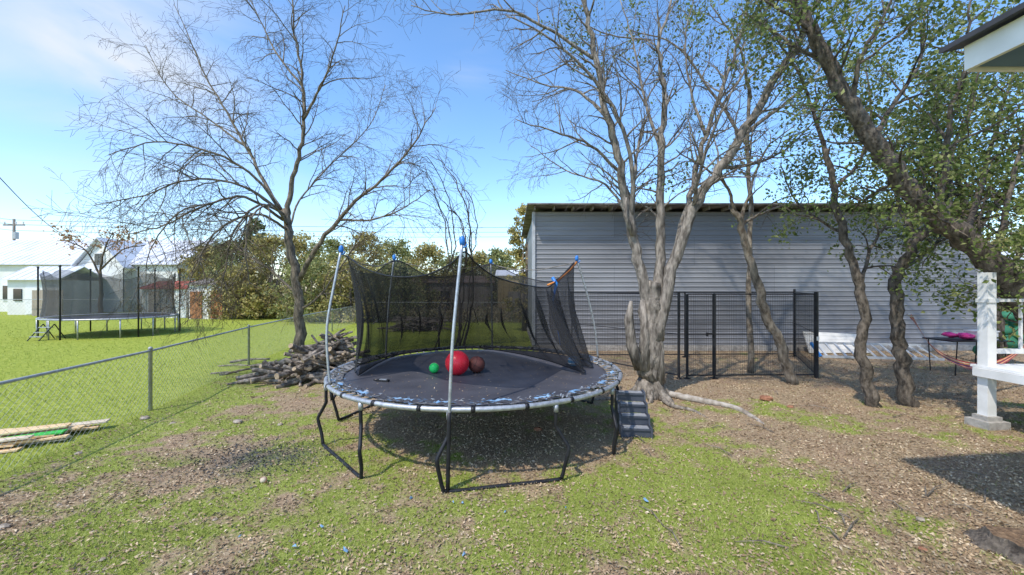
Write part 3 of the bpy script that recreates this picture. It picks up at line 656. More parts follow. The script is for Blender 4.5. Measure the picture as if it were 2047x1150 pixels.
for a in poleA:
    b=a+31; mb=MB()
    A0=ring(a,R,TZ); B0=ring(b,R,TZ); tn=(B0-A0).normalized(); mid=ring((a+b)/2,1,0)-Vector((CX,CY,0)); out=Vector((mid.x,mid.y,0)).normalized()
    def lp(s0,sg):
        return [s0,s0+Vector((0,0,-.20)),s0+tn*sg*.01+Vector((0,0,-.27)),s0+tn*sg*.11+out*.05+Vector((0,0,-.44)),s0+tn*sg*.12+out*.06+Vector((0,0,-.50)),s0+tn*sg*.09+out*.03+Vector((0,0,-.66)),s0+tn*sg*.06+out*.02+Vector((0,0,-.78))]
    LA=lp(A0,-1); LB=lp(B0,1); ga=LA[-1]+tn*.06; gb=LB[-1]-tn*.06; ga.z=.02; gb.z=.02
    pts=LA+[ga]+[ga.lerp(gb,.5)]+[gb]+LB[::-1]
    mb.tube([Vector(p) for p in catmull(pts,3)],.021,8); lg=part(tr,'leg',mb,M['blacksteel'],True)
    for s0 in(A0,B0): mb=MB(); mb.tube([s0+Vector((0,0,-.02)),s0+Vector((0,0,-.10))],.027,8); part(lg,'leg_socket',mb,M['steel'],True)
poles={-93:[(895,985,3.98),(897,870,3.98),(900,780,3.98),(905,680,4.0),(915,570,4.08),(924,484,4.15)],
 207:[(664,800,5.1),(655,720,5.1),(654,650,5.12),(668,570,5.18),(682,500,5.25)],
 27:[(1196,745,7.0),(1194,700,7.0),(1186,640,6.98),(1170,575,6.95),(1153,518,6.9)],
 87:[(984,705,8.2),(984,690,8.2),(983,600,8.2),(981,524,8.15)],
 147:[(772,730,7.22),(772,690,7.22),(778,600,7.2),(788,516,7.2)]}
for a,sp in poles.items():
    pts=[Vector(p) for p in catmull([P(*s) for s in sp],4)]; mb=MB(); mb.tube(pts,.0165,10); po=part(tr,'net_pole',mb,M['steel'],True)
    lo=[p for p in pts if p.z<TZ+.02]
    if len(lo)<2: lo=[pts[0],pts[1]]
    mb=MB(); mb.tube(lo,.021,10); part(po,'pole_sleeve',mb,M['blacksteel'],True)
    t=pts[-1]; mb=MB(); mb.tube([t+Vector((0,0,-.035)),t+Vector((0,0,.0)),t+Vector((0,0,.04)),t+Vector((.008,0,.06))],[.025,.034,.03,.012],8,jit=.15)
    mb.tube([t+Vector((0,0,-.06)),t+Vector((.045,-.02,-.05)),t+Vector((.05,-.02,-.02))],.009,5)
    part(po,'pole_cap',mb,M['blue'],True)
tops={k:Vector(P(*v[-1])) for k,v in poles.items()}
def inward(p,am): 
    c=Vector((CX,CY,p.z)); return p+(c-p).normalized()*am
mat_edge=lambda a,r=1.84: ring(a,r,TZ+.01)
cols=[ (inward(tops[207],.06)-Vector((0,0,.07)), P(716,752,5.6)),
 (P(730,537,4.95),P(760,725,6.5)), (P(785,553,4.6),P(800,710,7.2)), (P(850,550,4.4),P(855,702,7.6)), (P(900,528,4.22),P(895,699,7.8)),
 (tops[-93]+Vector((.02,.04,-.10)),P(930,697,7.9)),
 (P(950,525,4.35),P(975,699,7.8)),(P(990,553,4.7),P(1030,707,7.3)),(P(1040,568,5.3),P(1095,722,6.5)),(P(1085,575,5.9),P(1168,746,5.72)),
 (P(1100,572,6.2),P(1150,728,6.3)),(P(1118,556,6.4),P(1185,735,6.15)),(inward(tops[27],.06)-Vector((0,0,.06)),mat_edge(22)),
 (P(1105,562,7.5),mat_edge(45)),(P(1040,552,7.9),mat_edge(65)),
 (inward(tops[87],.08)-Vector((0,0,.05)),mat_edge(87)),
 (P(925,548,8.0),mat_edge(107)),(P(860,553,7.7),mat_edge(127)),
 (inward(tops[147],.08)-Vector((0,0,.05)),mat_edge(147)),
 (P(745,547,6.7),mat_edge(165)),(P(705,537,5.9),mat_edge(182)),
 (inward(tops[207],.08)-Vector((0,0,.08)),mat_edge(195,1.75))]
T=catmull([c[0] for c in cols],16); Bm=catmull([c[1] for c in cols],16); n=len(T); rows=16
mb=MB(); vs=[]
cen=np.array([CX,CY,0])
for i in range(n):
    for j in range(rows):
        t=j/(rows-1); p=T[i]*(1-t)+Bm[i]*t
        rad_=(cen-p); rad_[2]=0; rad_/=max(np.linalg.norm(rad_),.01)
        boost=1+1.3*math.exp(-((i-150)/28)**2)
        amp=.045*math.sin(math.pi*min(t*1.0+.02,1))*boost
        fold=math.sin(i*.55+.8*math.sin(t*3+i*.07))+.6*math.sin(i*.23+2*t)+.5*math.sin(i*1.1+t*2)
        p=p+rad_*(fold*amp+.10*math.sin(math.pi*t))
        vs.append(p)
fs=[(i*rows+j,(i+1)*rows+j,(i+1)*rows+j+1,i*rows+j+1) for i in range(n-1) for j in range(rows-1)]
mb.add(vs,fs); nt_=part(tr,'safety_net',mb,M['net'],True)
mb=MB(); mb.tube([Vector(p) for p in T],.009,5); part(nt_,'net_hem',mb,M['blacksteel'],True)
mb=MB(); mb.tube([Vector(p)+Vector((0,0,.01)) for p in Bm],.008,5); part(nt_,'net_hem',mb,M['blacksteel'],True)
for ks in ((207,147),(147,87),(87,27)):
    mb=MB(); a,b=tops[ks[0]],tops[ks[1]]; mb.tube([a-Vector((0,0,.05)),a.lerp(b,.3)-Vector((0,0,.16)),a.lerp(b,.6)-Vector((0,0,.18)),b-Vector((0,0,.06))],.008,6)
    part(tr,'top_rod',mb,M['oldwood'],True)
mb=MB(); a=tops[27]; mb.tube([a-Vector((0,0,.05)),P(1140,540,6.7),P(1115,562,6.4),P(1095,570,6.2)],.016,8); part(tr,'top_rod',mb,M['orange'],True,label='orange foam-covered bent top rod')
mb=MB(); mb.tube([P(1104,555,6.35),P(1112,566,6.33),P(1106,600,6.3),P(1112,640,6.25),P(1120,690,6.2)],[.03,.028,.012,.01,.006],6); part(tr,'tie_strap',mb,M['blue'],True)

def on_mat(px,d,r): 
    p=P(px,575,d); rr=math.hypot(p.x-CX,p.y-CY); return Vector((p.x,d,TZ+sag(rr)+r))
p=on_mat(914,5.85,.172); b=MB(); b.sphere(p,.172,40,24); 
rng=random.Random(2)
for i in range(420):
    zf=1-2*(i+.5)/420; a=i*2.39996; rr=math.sqrt(1-zf*zf); q=Vector((rr*math.cos(a),rr*math.sin(a),zf)); b.sphere(p+q*.170,.0075,6,4)
solo('exercise_ball','large shiny red knobbly ball resting on trampoline mat','ball',b,M['red'],p,True)
p=on_mat(868,5.95,.075); b=MB(); b.sphere(p,.075,28,16); 
b.tube([p+Vector((math.cos(a)*.0752,0,math.sin(a)*.0752)) for a in np.linspace(0,6.283,30)],.002,4,mi=1)
solo('small_ball','small bright green ball resting on trampoline mat','ball',b,[M['green'],M['ball_white']],p,True)
p=on_mat(953,6.0,.122); b=MB(); b.sphere(p,.122,32,20)
for ax in range(4):
    pts=[]
    for a in np.linspace(0,2*math.pi,40):
        if ax==0: v=Vector((math.cos(a),math.sin(a),0))
        elif ax==1: v=Vector((math.cos(a),0,math.sin(a)))
        else:
            s=1 if ax==2 else -1; v=Vector((s*(.62+.12*math.cos(2*a)),math.cos(a)*.75,math.sin(a)*.75)).normalized()
        v=Matrix.Rotation(.5,3,'Y')@(rotz(35)@v); pts.append(p+v*.1222)
    b.tube(pts,.0028,5,mi=1)
solo('basketball','worn brown basketball with dark seams on trampoline mat','basketball',b,[M['brownball'],M['blackline']],p,True)
p=on_mat(1146,6.35,.085); b=MB(); b.sphere(p,.085,24,14)
for z in(-.03,.03): b.tube([p+Vector((math.cos(a)*math.sqrt(.0855**2-z*z),math.sin(a)*math.sqrt(.0855**2-z*z),z)) for a in np.linspace(0,6.283,30)],.008,5,mi=1)
solo('playground_ball','blue and white ball near torn trampoline padding','ball',b,[mat('light_blue_ball',(.1,.42,.75),rough=.4),M['whitepaint']],p,True)
p=on_mat(765,5.35,.0); b=MB(); b.box(p+Vector((0,0,.012)),(.17,.06,.024),rotz(-8)); b.box(p+Vector((.01,0,.028)),(.10,.045,.008),rotz(-8),mi=1); b.beam(p+Vector((-.1,.02,.012)),p+Vector((-.14,.05,.01)),.012,.01)
solo('hinge_bracket','small black plastic bracket lying on trampoline mat','bracket',b,[M['blackline'],M['steel']],p)
rs=np.random.RandomState(12); n=560; a=rs.uniform(0,6.283,n); rr=np.sqrt(rs.rand(n))*2.0; s=rs.uniform(.006,.016,n)
U=rs.normal(size=(n,3))*np.array([1,1,.2]); U/=np.linalg.norm(U,axis=1)[:,None]; V=np.cross(U,[0,0,1])
o=bpy.data.objects.new('fallen_leaves',quads_obj('fallen_leaves',np.stack([CX+np.cos(a)*rr,CY+np.sin(a)*rr,TZ-.02-.035*np.clip(1-(rr/MR)**2,-.2,1)+.01+.03*(rr>1.88)],1),U*s[:,None],V*(s*.5)[:,None],M['litter'])); COL.objects.link(o)
tag(o,'dry leaves scattered on the trampoline mat','leaves',kind='stuff')

# ---------------------------------------------------------------- pet stairs
b0=Vector((1.70,5.46,0)); st=thing('pet_steps','dark grey plastic four-step pet stairs beside trampoline','stairs',b0); R_=rotz(-6)
W=.42; SR=.125; DP=.14
mb=MB()
for i in range(4):
    c=b0+R_@Vector((0,DP*i+.012,SR*(i+1)-.07)); mb.box(c,(W-.05,.015,.10),R_)
mb.box(b0+R_@Vector((0,.28,.03)),(W-.06,.52,.03),R_)
part(st,'riser',mb,M['stairs'])
for i in range(4):
    mb=MB(); z0=SR*(i+1); y0=DP*i; c=b0+R_@Vector((0,y0+.065,z0-.012)); mb.box(c,(W-.05,.16,.024),R_)
    for k in range(3): mb.box(b0+R_@Vector((0,y0+.02+.04*k,z0+.003)),(W-.09,.028,.008),R_,mi=1)
    part(st,'step',mb,[M['stairs'],M['tread']])
for sx in(-1,1):
    mb=MB(); x0=sx*(W/2-.025); x1=sx*(W/2+.0)
    pr=[(-.02,0),(-.02,.14)]
    for i in range(4): pr+=[(DP*i+.0,SR*(i+1)+.015),(DP*i+.12,SR*(i+1)+.02)]
    pr+=[(.58,.52),(.60,0)]
    n=len(pr); vs=[b0+R_@Vector((x0,y,z)) for y,z in pr]+[b0+R_@Vector((x1,y,z)) for y,z in pr]
    mb.add(vs,[tuple(range(n)),tuple(range(2*n-1,n-1,-1))]+[(i,(i+1)%n,n+(i+1)%n,n+i) for i in range(n)]); part(st,'side_panel',mb,M['stairs'])

def root(spec,r0,r1,label,mt):
    pts=[]; 
    for (px,py,z) in spec: q=G(px,py); q.z=z; pts.append(q)
    pts=[Vector(p) for p in catmull(pts,5)]; n=len(pts); mb=MB(); mb.tube(pts,[r0+(r1-r0)*i/(n-1) for i in range(n)],8,jit=.12)
    solo('surface_root',label,'root',mb,mt,pts[0],True)
pale=mat('pale_root',(.46,.42,.37),(.22,.185,.15),scale=9,rough=.9,bump=.4)
root([(1335,792,.05),(1375,800,.04),(1420,808,.03),(1470,818,.02),(1510,838,.0),(1530,850,-.03)],.065,.03,'pale bleached surface root snaking across leaf litter',pale)
root([(1320,800,.04),(1345,815,.03),(1385,822,.01),(1420,838,-.02)],.045,.02,'brown surface root at the foot of grey tree',M['bark_grey'])
root([(1275,790,.04),(1240,797,.03),(1200,800,.01),(1150,803,-.02)],.045,.02,'brown surface root reaching under the trampoline',M['bark_grey'])

# ---------------------------------------------------------------- log pile
rng=random.Random(77)
def log(c,dirv,ln,r,crook,label='rough grey branch log stacked in a brush pile'):
    c=Vector(c); dirv=dirv.normalized(); pts=[]; n=7; side=dirv.orthogonal().normalized()
    ph=rng.uniform(0,6)
    for i in range(n):
        t=i/(n-1)-.5; pts.append(c+dirv*ln*t+side*math.sin(ph+t*4)*crook+Vector((0,0,math.cos(ph*2+t*3)*crook*.6)))
    mn=min(p.z for p in pts)-r
    if mn<-.01: pts=[p+Vector((0,0,-mn-.01)) for p in pts]
    mb=MB(); mb.tube(pts,[r*rng.uniform(.85,1.1)*(1-.05*i) for i in range(n)],9,capmi=1,jit=.12)
    if rng.random()<.4: q=pts[3]; mb.tube([q,q+side*r*1.8+dirv*.05,q+side*r*3+dirv*.14],[r*.5,r*.4,r*.3],6,capmi=1)
    solo('log',label,'log',mb,[M['logbark'],M['logend']],c,False,group='logs in the woodpile')
for layer in range(9):
    z=.06+layer*.11; cnt=[17,18,18,17,15,12,9,7,5][layer]; ext=[2.3,2.0,1.7,1.4,1.15,.95,.75,.55,.35][layer]
    for k in range(cnt):
        x=-3.35-ext*(k+rng.random())/cnt-(.0 if layer<2 else .05*layer)
        a=math.radians(rng.uniform(-50,50)+(90 if rng.random()<.3 else 0)); tilt=rng.uniform(-.45,.45)
        ln=rng.uniform(.6,1.3) if layer<7 else rng.uniform(.5,.85)
        log((x,9.0+rng.uniform(-.55,.5)*(1-layer*.07),z),Vector((math.cos(a),math.sin(a),tilt)),ln,rng.uniform(.022,.064),rng.uniform(.02,.09))
for (px,py,an,ln,r) in [(520,768,5,.9,.05),(560,750,-10,.9,.05),(480,748,20,.8,.03),(600,752,75,1.1,.045),(540,735,15,.9,.045),(450,748,-5,.7,.02),(500,725,10,1.0,.035),(640,765,80,.9,.04),(590,770,60,.8,.045),(470,735,-15,1.1,.02),(610,765,20,.9,.04)]:
    q=G(px,py); log((q.x,q.y,r),Vector((math.cos(math.radians(an)),math.sin(math.radians(an)),.05)),ln,r,.04,'loose crooked log lying at edge of woodpile')

# ---------------------------------------------------------------- chain link fences
def fence(name,label,pts,h,rail_r=.02,spacing=.065,wr=.0016,postevery=True,matl=None):
    pts=[Vector((a,b,0)) for a,b in pts]; t=thing(name,label,'fence',pts[0]); matl=matl or M['steel']
    for p in pts:
        mb=MB(); mb.tube([p-Vector((0,0,.1)),p+Vector((0,0,h+.03)),p+Vector((0,0,h+.031)),p+Vector((0,0,h+.055)),p+Vector((0,0,h+.07))],[.028,.028,.034,.03,.008],10); part(t,'post',mb,matl,True)
    mb=MB(); mb.tube([p+Vector((0,0,h)) for p in pts],rail_r,8); part(t,'top_rail',mb,matl,True)
    mb=MB()
    for a,b in zip(pts[:-1],pts[1:]):
        L_=(b-a).length; u=(b-a)/L_; s=-h
        while s<L_:
            for sg in(1,-1):
                s0,s1=s,s+h; z0,z1=(0,h) if sg>0 else (h,0)
                if s0<0: f=-s0/h; z0=z0+(z1-z0)*f; s0=0
                if s1>L_: f=(L_-s0)/(s1-s0); z1=z0+(z1-z0)*f; s1=L_
                if s1-s0>.01: mb.tube([a+u*s0+Vector((0,0,z0+.02)),a+u*s1+Vector((0,0,z1-.0))],wr,3,cap=False)
            s+=spacing*1.41
    part(t,'chain_link_mesh',mb,matl,False)
M['steelpost']=mat('fence_pipe',(.46,.47,.46),(.34,.35,.34),scale=10,rough=.55,metal=.2)
fence('chain_link_fence','galvanised chain-link fence dividing yard from green lawn',FENCE,1.0,matl=M['steelpost'],wr=.0017)
fence('chain_link_fence','chain-link fence across the back of the lawn',[(-8.95,22.95),(-6,22.9),(-3,22.9),(0,22.9),(2.2,22.9)],1.2,spacing=.13,wr=.003,matl=M['steelpost'])
fence('chain_link_fence','far chain-link fence behind the neighbouring lawn',[(-38,28.5),(-32,28.5),(-26,28.5),(-20,28.5),(-14,28.5)],1.2,spacing=.2,wr=.004,matl=M['steelpost'])

# ---------------------------------------------------------------- dog kennel
kn=thing('dog_kennel','black wire panel dog kennel with gate beside metal shed','kennel',(3.75,9,0))
KH=1.9
A=Vector((3.75,9.0,0)); A1=Vector((3.93,9.0,0)); A2=Vector((4.52,9.0,0)); B_=Vector((6.88,9.05,0)); Cc=Vector((8.4,11.9,0)); Dd=Vector((1.75,11.7,0)); M1=Vector((5.1,11.8,0))
def panel(a,b,name,par=kn,z0=.08,fr=.016,sp=.075):
    mb=MB(); L_=(b-a).length; u=(b-a)/L_; up=Vector((0,0,1))
    q=[a+up*z0,b+up*z0,b+up*KH,a+up*KH]
    for i in range(4): mb.tube([q[i],q[(i+1)%4]],fr,6)
    mb.tube([a+up*1.0,b+up*1.0],fr*.6,5)
    s=sp
    while s<L_-.02: mb.tube([a+u*s+up*z0,a+u*s+up*KH],.0022,3,cap=False); s+=sp*.66
    z=z0+sp
    while z<KH: mb.tube([a+up*z,b+up*z],.0022,3,cap=False); z+=sp*1.33
    return part(par,name,mb,M['blacksteel'])
gate=panel(A1+Vector((.02,-.01,0)),A2,'gate'); panel(A2+Vector((.05,0,0)),B_,'panel'); panel(B_,Cc,'panel'); panel(Cc,M1,'panel'); panel(M1,Dd,'panel'); panel(Dd,A,'panel')
mb=MB(); mb.box((4.44,8.96,1.02),(.16,.04,.03)); mb.box((4.36,8.95,1.0),(.03,.05,.09)); part(gate,'latch',mb,M['blacksteel'])
for p,h,r in [(A,1.95,.032),(A1,1.9,.02),(A2+Vector((.03,0,0)),1.92,.024),(B_,1.95,.045),(Cc,2.0,.035),(M1,1.92,.025),(Dd,1.92,.025)]:
    mb=MB(); mb.tube([p,p+Vector((0,0,h))],r,8); mb.box(p+Vector((0,0,.01)),(.12,.12,.02)); part(kn,'post',mb,M['blacksteel'])
mb=MB(); c=B_+Vector((0,-.05,.9)); mb.box(c,(.06,.004,.09)); part(kn,'tag_plate',mb,M['whitepaint'])

# ---------------------------------------------------------------- things by the shed
a=P(1643,712,11.9); mb=MB(); a.z=0
vs=[Vector((a.x,12.4,.02)),Vector((a.x+1.85,12.4,.02)),Vector((a.x+1.65,12.65,.58)),Vector((a.x-.02,12.65,.66))]
for i in range(6):
    f0=i/6; f1=(i+1)/6-.006
    q=[vs[0].lerp(vs[3],f0),vs[1].lerp(vs[2],f0),vs[1].lerp(vs[2],f1),vs[0].lerp(vs[3],f1)]; nn=Vector((0,-.02,.008))
    mb.add([p+nn for p in q]+[p-nn for p in q],[(0,1,2,3),(7,6,5,4),(0,4,5,1),(1,5,6,2),(2,6,7,3),(3,7,4,0)])
solo('white_panel','white panel leaning against the metal shed wall','panel',mb,M['whitewall'],a)
ld=thing('ladder','aluminium ladder lying on its side against shed','ladder',(8.75,11.2,0))
r0a,r0b=Vector((9.0,11.6,.05)),Vector((12.1,11.2,.04)); r1a,r1b=Vector((8.95,11.95,.40)),Vector((11.85,11.6,.38))
alu=mat('aluminium',(.58,.60,.63),(.42,.44,.47),rough=.45,metal=.25)
for q in((r0a,r0b),(r1a,r1b)):
    mb=MB(); mb.beam(q[0],q[1],.03,.07); part(ld,'rail',mb,alu)
for i in range(12):
    f=(i+.5)/12; mb=MB(); mb.beam(r0a.lerp(r0b,f),r1a.lerp(r1b,f),.06,.03); part(ld,'rung',mb,alu)
mb=MB(); mb.beam(r0a-Vector((.05,0,0)),r1a-Vector((.03,0,0)),.05,.07); part(ld,'foot',mb,M['blue'])
hp=[(1812,628,6.95),(1824,636,7.0),(1840,662,7.1),(1865,697,7.2),(1900,722,7.3),(1945,735,7.4),(1990,730,7.5),(2040,700,7.7),(2090,650,7.8)]
pts=[Vector(p) for p in catmull([P(*q) for q in hp],6)]
n=len(pts); mats4=[M['cloth_red'],mat('navy_cloth',(.04,.06,.14),rough=.9),mat('rust_cloth',(.55,.16,.05),rough=.9),mat('tan_cloth',(.65,.48,.28),rough=.9)]
mb=MB(); K=9
for k in range(K):
    vs=[]
    def off(i,kk):
        e=math.sin(math.pi*min(1,max(0,(i-3)/(n-7))))**1.6; s=(kk-K/2)
        return Vector((s*.006,s*.018*e+.003*s,abs(s)**1.3*.004*e+s*.013*(.5+e*.6)))
    for i in range(n): vs+= [pts[i]+off(i,k),pts[i]+off(i,k+1)]
    mb.add(vs,[(2*i,2*i+1,2*i+3,2*i+2) for i in range(4,n-5)],mi=k%4)
hm=thing('hammock','striped red and tan hammock tied to oak trunk','hammock',pts[0])
part(hm,'cloth',mb,mats4,True)
for (i0,i1) in ((0,5),(n-1,n-6)):
    for k in range(5): mb=MB(); mb.tube([pts[i0],pts[i0].lerp(pts[i1],.6)+Vector((0,(k-2)*.01,(k-2)*.008)),pts[i1]+Vector((0,(k-2)*.02,.01))],.005,4); part(hm,'rope',mb,M['ball_white'])
tb=thing('folding_table','black folding table piled with pink items','table',(10.6,9.6,0))
mb=MB(); mb.box((10.9,9.6,.80),(1.4,.7,.03)); part(tb,'table_top',mb,M['blacksteel'])
for (x0,y0,x1,y1) in [(10.3,9.3,10.35,9.3),(10.35,9.9,10.3,9.9),(11.5,9.3,11.45,9.3),(11.45,9.9,11.5,9.9)]:
    mb=MB(); mb.tube([(x0,y0,0),(x1,y1,.79)],.012,6); part(tb,'leg',mb,M['blacksteel'])
mb=MB()
for i in range(7): mb.sphere((10.6+rng.uniform(-.2,.3),9.55+rng.uniform(-.15,.15),.87+rng.uniform(0,.06)),.09,10,7,noise=.2,sq=(1.5,1,.6))
solo('pink_bag','crumpled pink and purple bag lying on black table','bag',mb,M['cloth_pink'],(10.6,9.55,.82),True)
mb=MB(); mb.box((11.2,9.55,.91),(.45,.3,.18)); mb.box((11.2,9.55,1.015),(.49,.34,.03)); solo('storage_box','small white storage box with lid on table','box',mb,M['whitepaint'],(11.2,9.55,.82))
mb=MB()
for i in range(14): mb.sphere((13.3+rng.uniform(-.3,.3),10.8+rng.uniform(-.25,.25),.3+.075*i),.30-.010*i,12,8,noise=.08,sq=(1.1,1,.8))
solo('covered_grill','object draped in a crumpled green cover beside porch','grill cover',mb,M['cloth_green'],(13.3,10.8,0),True)

# ---------------------------------------------------------------- porch
pc=thing('porch','white wooden porch with post and railing on concrete footing','porch',(7.0,5.9,0))
mb=MB(); mb.box((7.0,5.9,1.22),(.13,.13,2.1)); mb.box((7.0,5.9,1.86),(.16,.16,.06)); part(pc,'post',mb,M['whitepaint'])
mb=MB(); mb.box((6.98,5.88,.05),(.34,.30,.12),rotz(4)); mb.box((6.99,5.89,.14),(.22,.20,.06)); part(pc,'footing',mb,M['concrete'])
mb=MB()
for i in range(24): mb.box((6.93+.145*i+.0675,4.2,.88),(.139,3.7,.035))
part(pc,'deck',mb,M['whitepaint'])
for c,s in (((6.9,4.1,.80),(.045,3.75,.12)),((8.6,6.02,.80),(3.3,.045,.12))):
    mb=MB(); mb.box(c,s); part(pc,'rim_joist',mb,M['whitepaint'])
mb=MB(); mb.box((8.7,5.98,1.10),(3.2,.05,.07)); mb.box((8.7,5.98,1.86),(3.2,.10,.045))
for i in range(8): mb.box((7.6+.42*i,5.98,1.48),(.03,.03,.72))
part(pc,'railing',mb,M['whitepaint'])
hs_=thing('house','house corner with white fascia, blue soffit and yellow wall','house',(7.3,0,0))
YE=2.7; XE=(1932-1023.5)/F*YE; ZE=EYE+(575-138)/F*YE; q_=YE/4
mb=MB(); mb.box(((7.4+13)/2,-.3,(ZE-.05)/2),(5.6,5.0,ZE-.05)); part(hs_,'wall',mb,M['yellow'])
mb=MB(); mb.box(((XE+13)/2,(YE-3)/2,ZE+.01),(13-XE-.06,YE+3-.06,.02)); part(hs_,'soffit',mb,M['soffit'])
mb=MB(); mb.box((XE+.0,(YE-3)/2,ZE+.10*q_),(.03,YE+3,.24*q_)); mb.box(((XE+13)/2+.02,YE,ZE+.10*q_),(13-XE,.03,.24*q_)); part(hs_,'fascia',mb,M['whitepaint'])
mb=MB()
Z1=ZE+.225*q_; xl=XE-.09; vs=[(xl,-3.1,Z1),(xl,YE+.09,Z1),(13.2,YE+.09,Z1+2.4),(13.2,-3.1,Z1+2.4)]; up=[(a,b,c+.035) for a,b,c in vs]
mb.add(vs+up,[(0,1,2,3),(7,6,5,4),(0,4,5,1),(1,5,6,2),(2,6,7,3),(3,7,4,0)]); part(hs_,'roof',mb,M['darkroof'])
mb=MB(); mb.add([(XE+.02,YE-.02,ZE+.2*q_),(13,YE-.02,ZE+.2*q_),(13,YE-.02,Z1+2.3)],[(0,1,2)]); part(hs_,'gable',mb,M['whitepaint'])

# ---------------------------------------------------------------- neighbour trampoline
c2=P(226,575,17.6); c2.z=0; R2=2.35
t2=thing('trampoline','large trampoline with dark net on neighbouring lawn','trampoline',c2)
def rg(a,r,z): return Vector((c2.x+r*math.cos(math.radians(a)),c2.y+r*.86*math.sin(math.radians(a)),z))
H2=.78
mb=MB(); mb.tube([rg(i*5,R2,H2) for i in range(73)],.035,8,cap=False); part(t2,'frame',mb,M['steel'],True)
mb=MB(); mb.add([rg(i*5,R2-.3,H2-.01) for i in range(72)],[tuple(range(72))]); part(t2,'jumping_mat',mb,M['rubber'])
mb=MB()
for i in range(72): mb.add([rg(i*5,R2-.32,H2+.03),rg(i*5+5,R2-.32,H2+.03),rg(i*5+5,R2,H2+.05),rg(i*5,R2,H2+.05)],[(0,1,2,3)])
part(t2,'pad',mb,mat('grey_pad',(.45,.47,.5),(.3,.32,.35),rough=.7))
for a in range(-150,210,60):
    mb=MB(); mb.tube([rg(a,R2+.05,0),rg(a,R2+.05,1.6),rg(a,R2+.05,2.85),rg(a,R2+.05,2.86),rg(a,R2+.05,2.92)],[.028,.028,.028,.04,.04],8); part(t2,'net_pole',mb,M['blacksteel'],True)
    for da in(-14,14):
        mb=MB(); mb.tube([rg(a+da,R2,H2),rg(a+da,R2,.0)],.026,6); part(t2,'leg',mb,M['steel'],True)
mb=MB(); vs=[]; n=73
for i in range(n):
    a=i*5; sg=.30*(math.sin(math.radians(((a+150)%60)*3)))**2
    for j in range(6):
        t=j/5; vs.append(rg(a,R2-.12-.1*math.sin(math.pi*t)+.05*math.sin(i*1.7),H2+.05+(2.7-sg-H2)*(1-t)))
mb.add(vs,[(i*6+j,(i+1)*6+j,(i+1)*6+j+1,i*6+j+1) for i in range(n-1) for j in range(5)]); part(t2,'safety_net',mb,M['net_far'],True)
l0=P(84,680,15.6); l0.z=0; t3=thing('trampoline_ladder','small folding step ladder beside far trampoline','ladder',l0)
mb=MB()
for sx in(-.22,.22):
    mb.tube([l0+Vector((sx,-.3,0)),l0+Vector((sx+.15,.1,.62))],.018,6); mb.tube([l0+Vector((sx+.15,.1,.62)),l0+Vector((sx+.2,.45,0))],.018,6)
part(t3,'frame',mb,M['blacksteel'])
for k in(.25,.5,.8):
    mb=MB(); mb.box(l0+Vector((.15*k,-.3+.4*k,.62*k)),(.46,.12,.03)); part(t3,'step',mb,M['steel'])

# ---------------------------------------------------------------- neighbour buildings
nh=thing('neighbour_house','long white house with pale standing-seam metal roof','house',P(100,575,34)*1)
nh.location.z=0
d=34; xl=P(-350,0,d).x; xr=P(355,0,d).x; ze=EYE+(575-530)/F*d; zr=EYE+(575-482)/F*(d+4)
mb=MB(); mb.box(((xl+xr)/2,d+4,ze/2),(xr-xl,8,ze)); part(nh,'wall',mb,M['whitewall'])
def gable_roof(x0,x1,y0,y1,ze,zr,seam=.6,th=.06,ov=.3):
    mb=MB(); ym=(y0+y1)/2
    for ya in(y0-ov,y1+ov):
        v=[Vector((x0-ov,ya,ze)),Vector((x1+ov,ya,ze)),Vector((x1+ov,ym,zr)),Vector((x0-ov,ym,zr))]; u=[p+Vector((0,0,th)) for p in v]
        mb.add(v+u,[(0,1,2,3),(7,6,5,4),(0,4,5,1),(1,5,6,2),(2,6,7,3),(3,7,4,0)])
        x=x0-ov+.1
        while x<x1+ov: mb.beam((x,ya,ze+th+.01),(x,ym,zr+th+.01),.03,.03); x+=seam
    return mb
part(nh,'roof',gable_roof(xl,xr,d,d+8,ze,zr),M['metalroof'])
for xx in(xl,xr): mb=MB(); mb.add([(xx,d,ze),(xx,d+8,ze),(xx,d+4,zr)],[(0,1,2)]); part(nh,'gable',mb,M['whitewall'])
gx=P(195,0,d-1).x; gz0=EYE+(575-532)/F*33; gz=EYE+(575-478)/F*33; gw=1.9
mb=MB(); mb.add([(gx-gw,d-.8,0),(gx+gw,d-.8,0),(gx+gw,d-.8,gz0),(gx,d-.8,gz),(gx-gw,d-.8,gz0)],[(0,1,2,3,4)]); mb.box((gx-gw,d+1.5,gz0/2),(.05,4.4,gz0)); mb.box((gx+gw,d+1.5,gz0/2),(.05,4.4,gz0)); part(nh,'gable_wing',mb,M['whitewall'])
mb=MB()
for sx in(-1,1):
    v=[Vector((gx,d-1.1,gz+.05)),Vector((gx,d+4,gz+.05)),Vector((gx+sx*(gw+.35),d+4,gz0-.2)),Vector((gx+sx*(gw+.35),d-1.1,gz0-.2))]; u=[p+Vector((0,0,.1)) for p in v]
    mb.add(v+u,[(0,1,2,3),(7,6,5,4),(0,4,5,1),(1,5,6,2),(2,6,7,3),(3,7,4,0)])
part(nh,'gable_roof',mb,M['metalroof'])
mb=MB(); mb.box((gx,d-.85,gz0+.55),(.85,.06,1.1)); wf=part(nh,'window',mb,M['whitepaint'])
for sx in(-.19,.19): mb=MB(); mb.box((gx+sx,d-.9,gz0+.55),(.32,.03,.95)); part(wf,'pane',mb,M['glass'])
for px in(-60,20,300):
    x=P(px,0,d).x; mb=MB(); mb.box((x,d-.03,1.6),(1.2,.06,1.4)); wf=part(nh,'window',mb,M['whitepaint'])
    for sx in (-.27,.27): mb=MB(); mb.box((x+sx,d-.08,1.6),(.48,.03,1.2)); part(wf,'pane',mb,M['glass'])
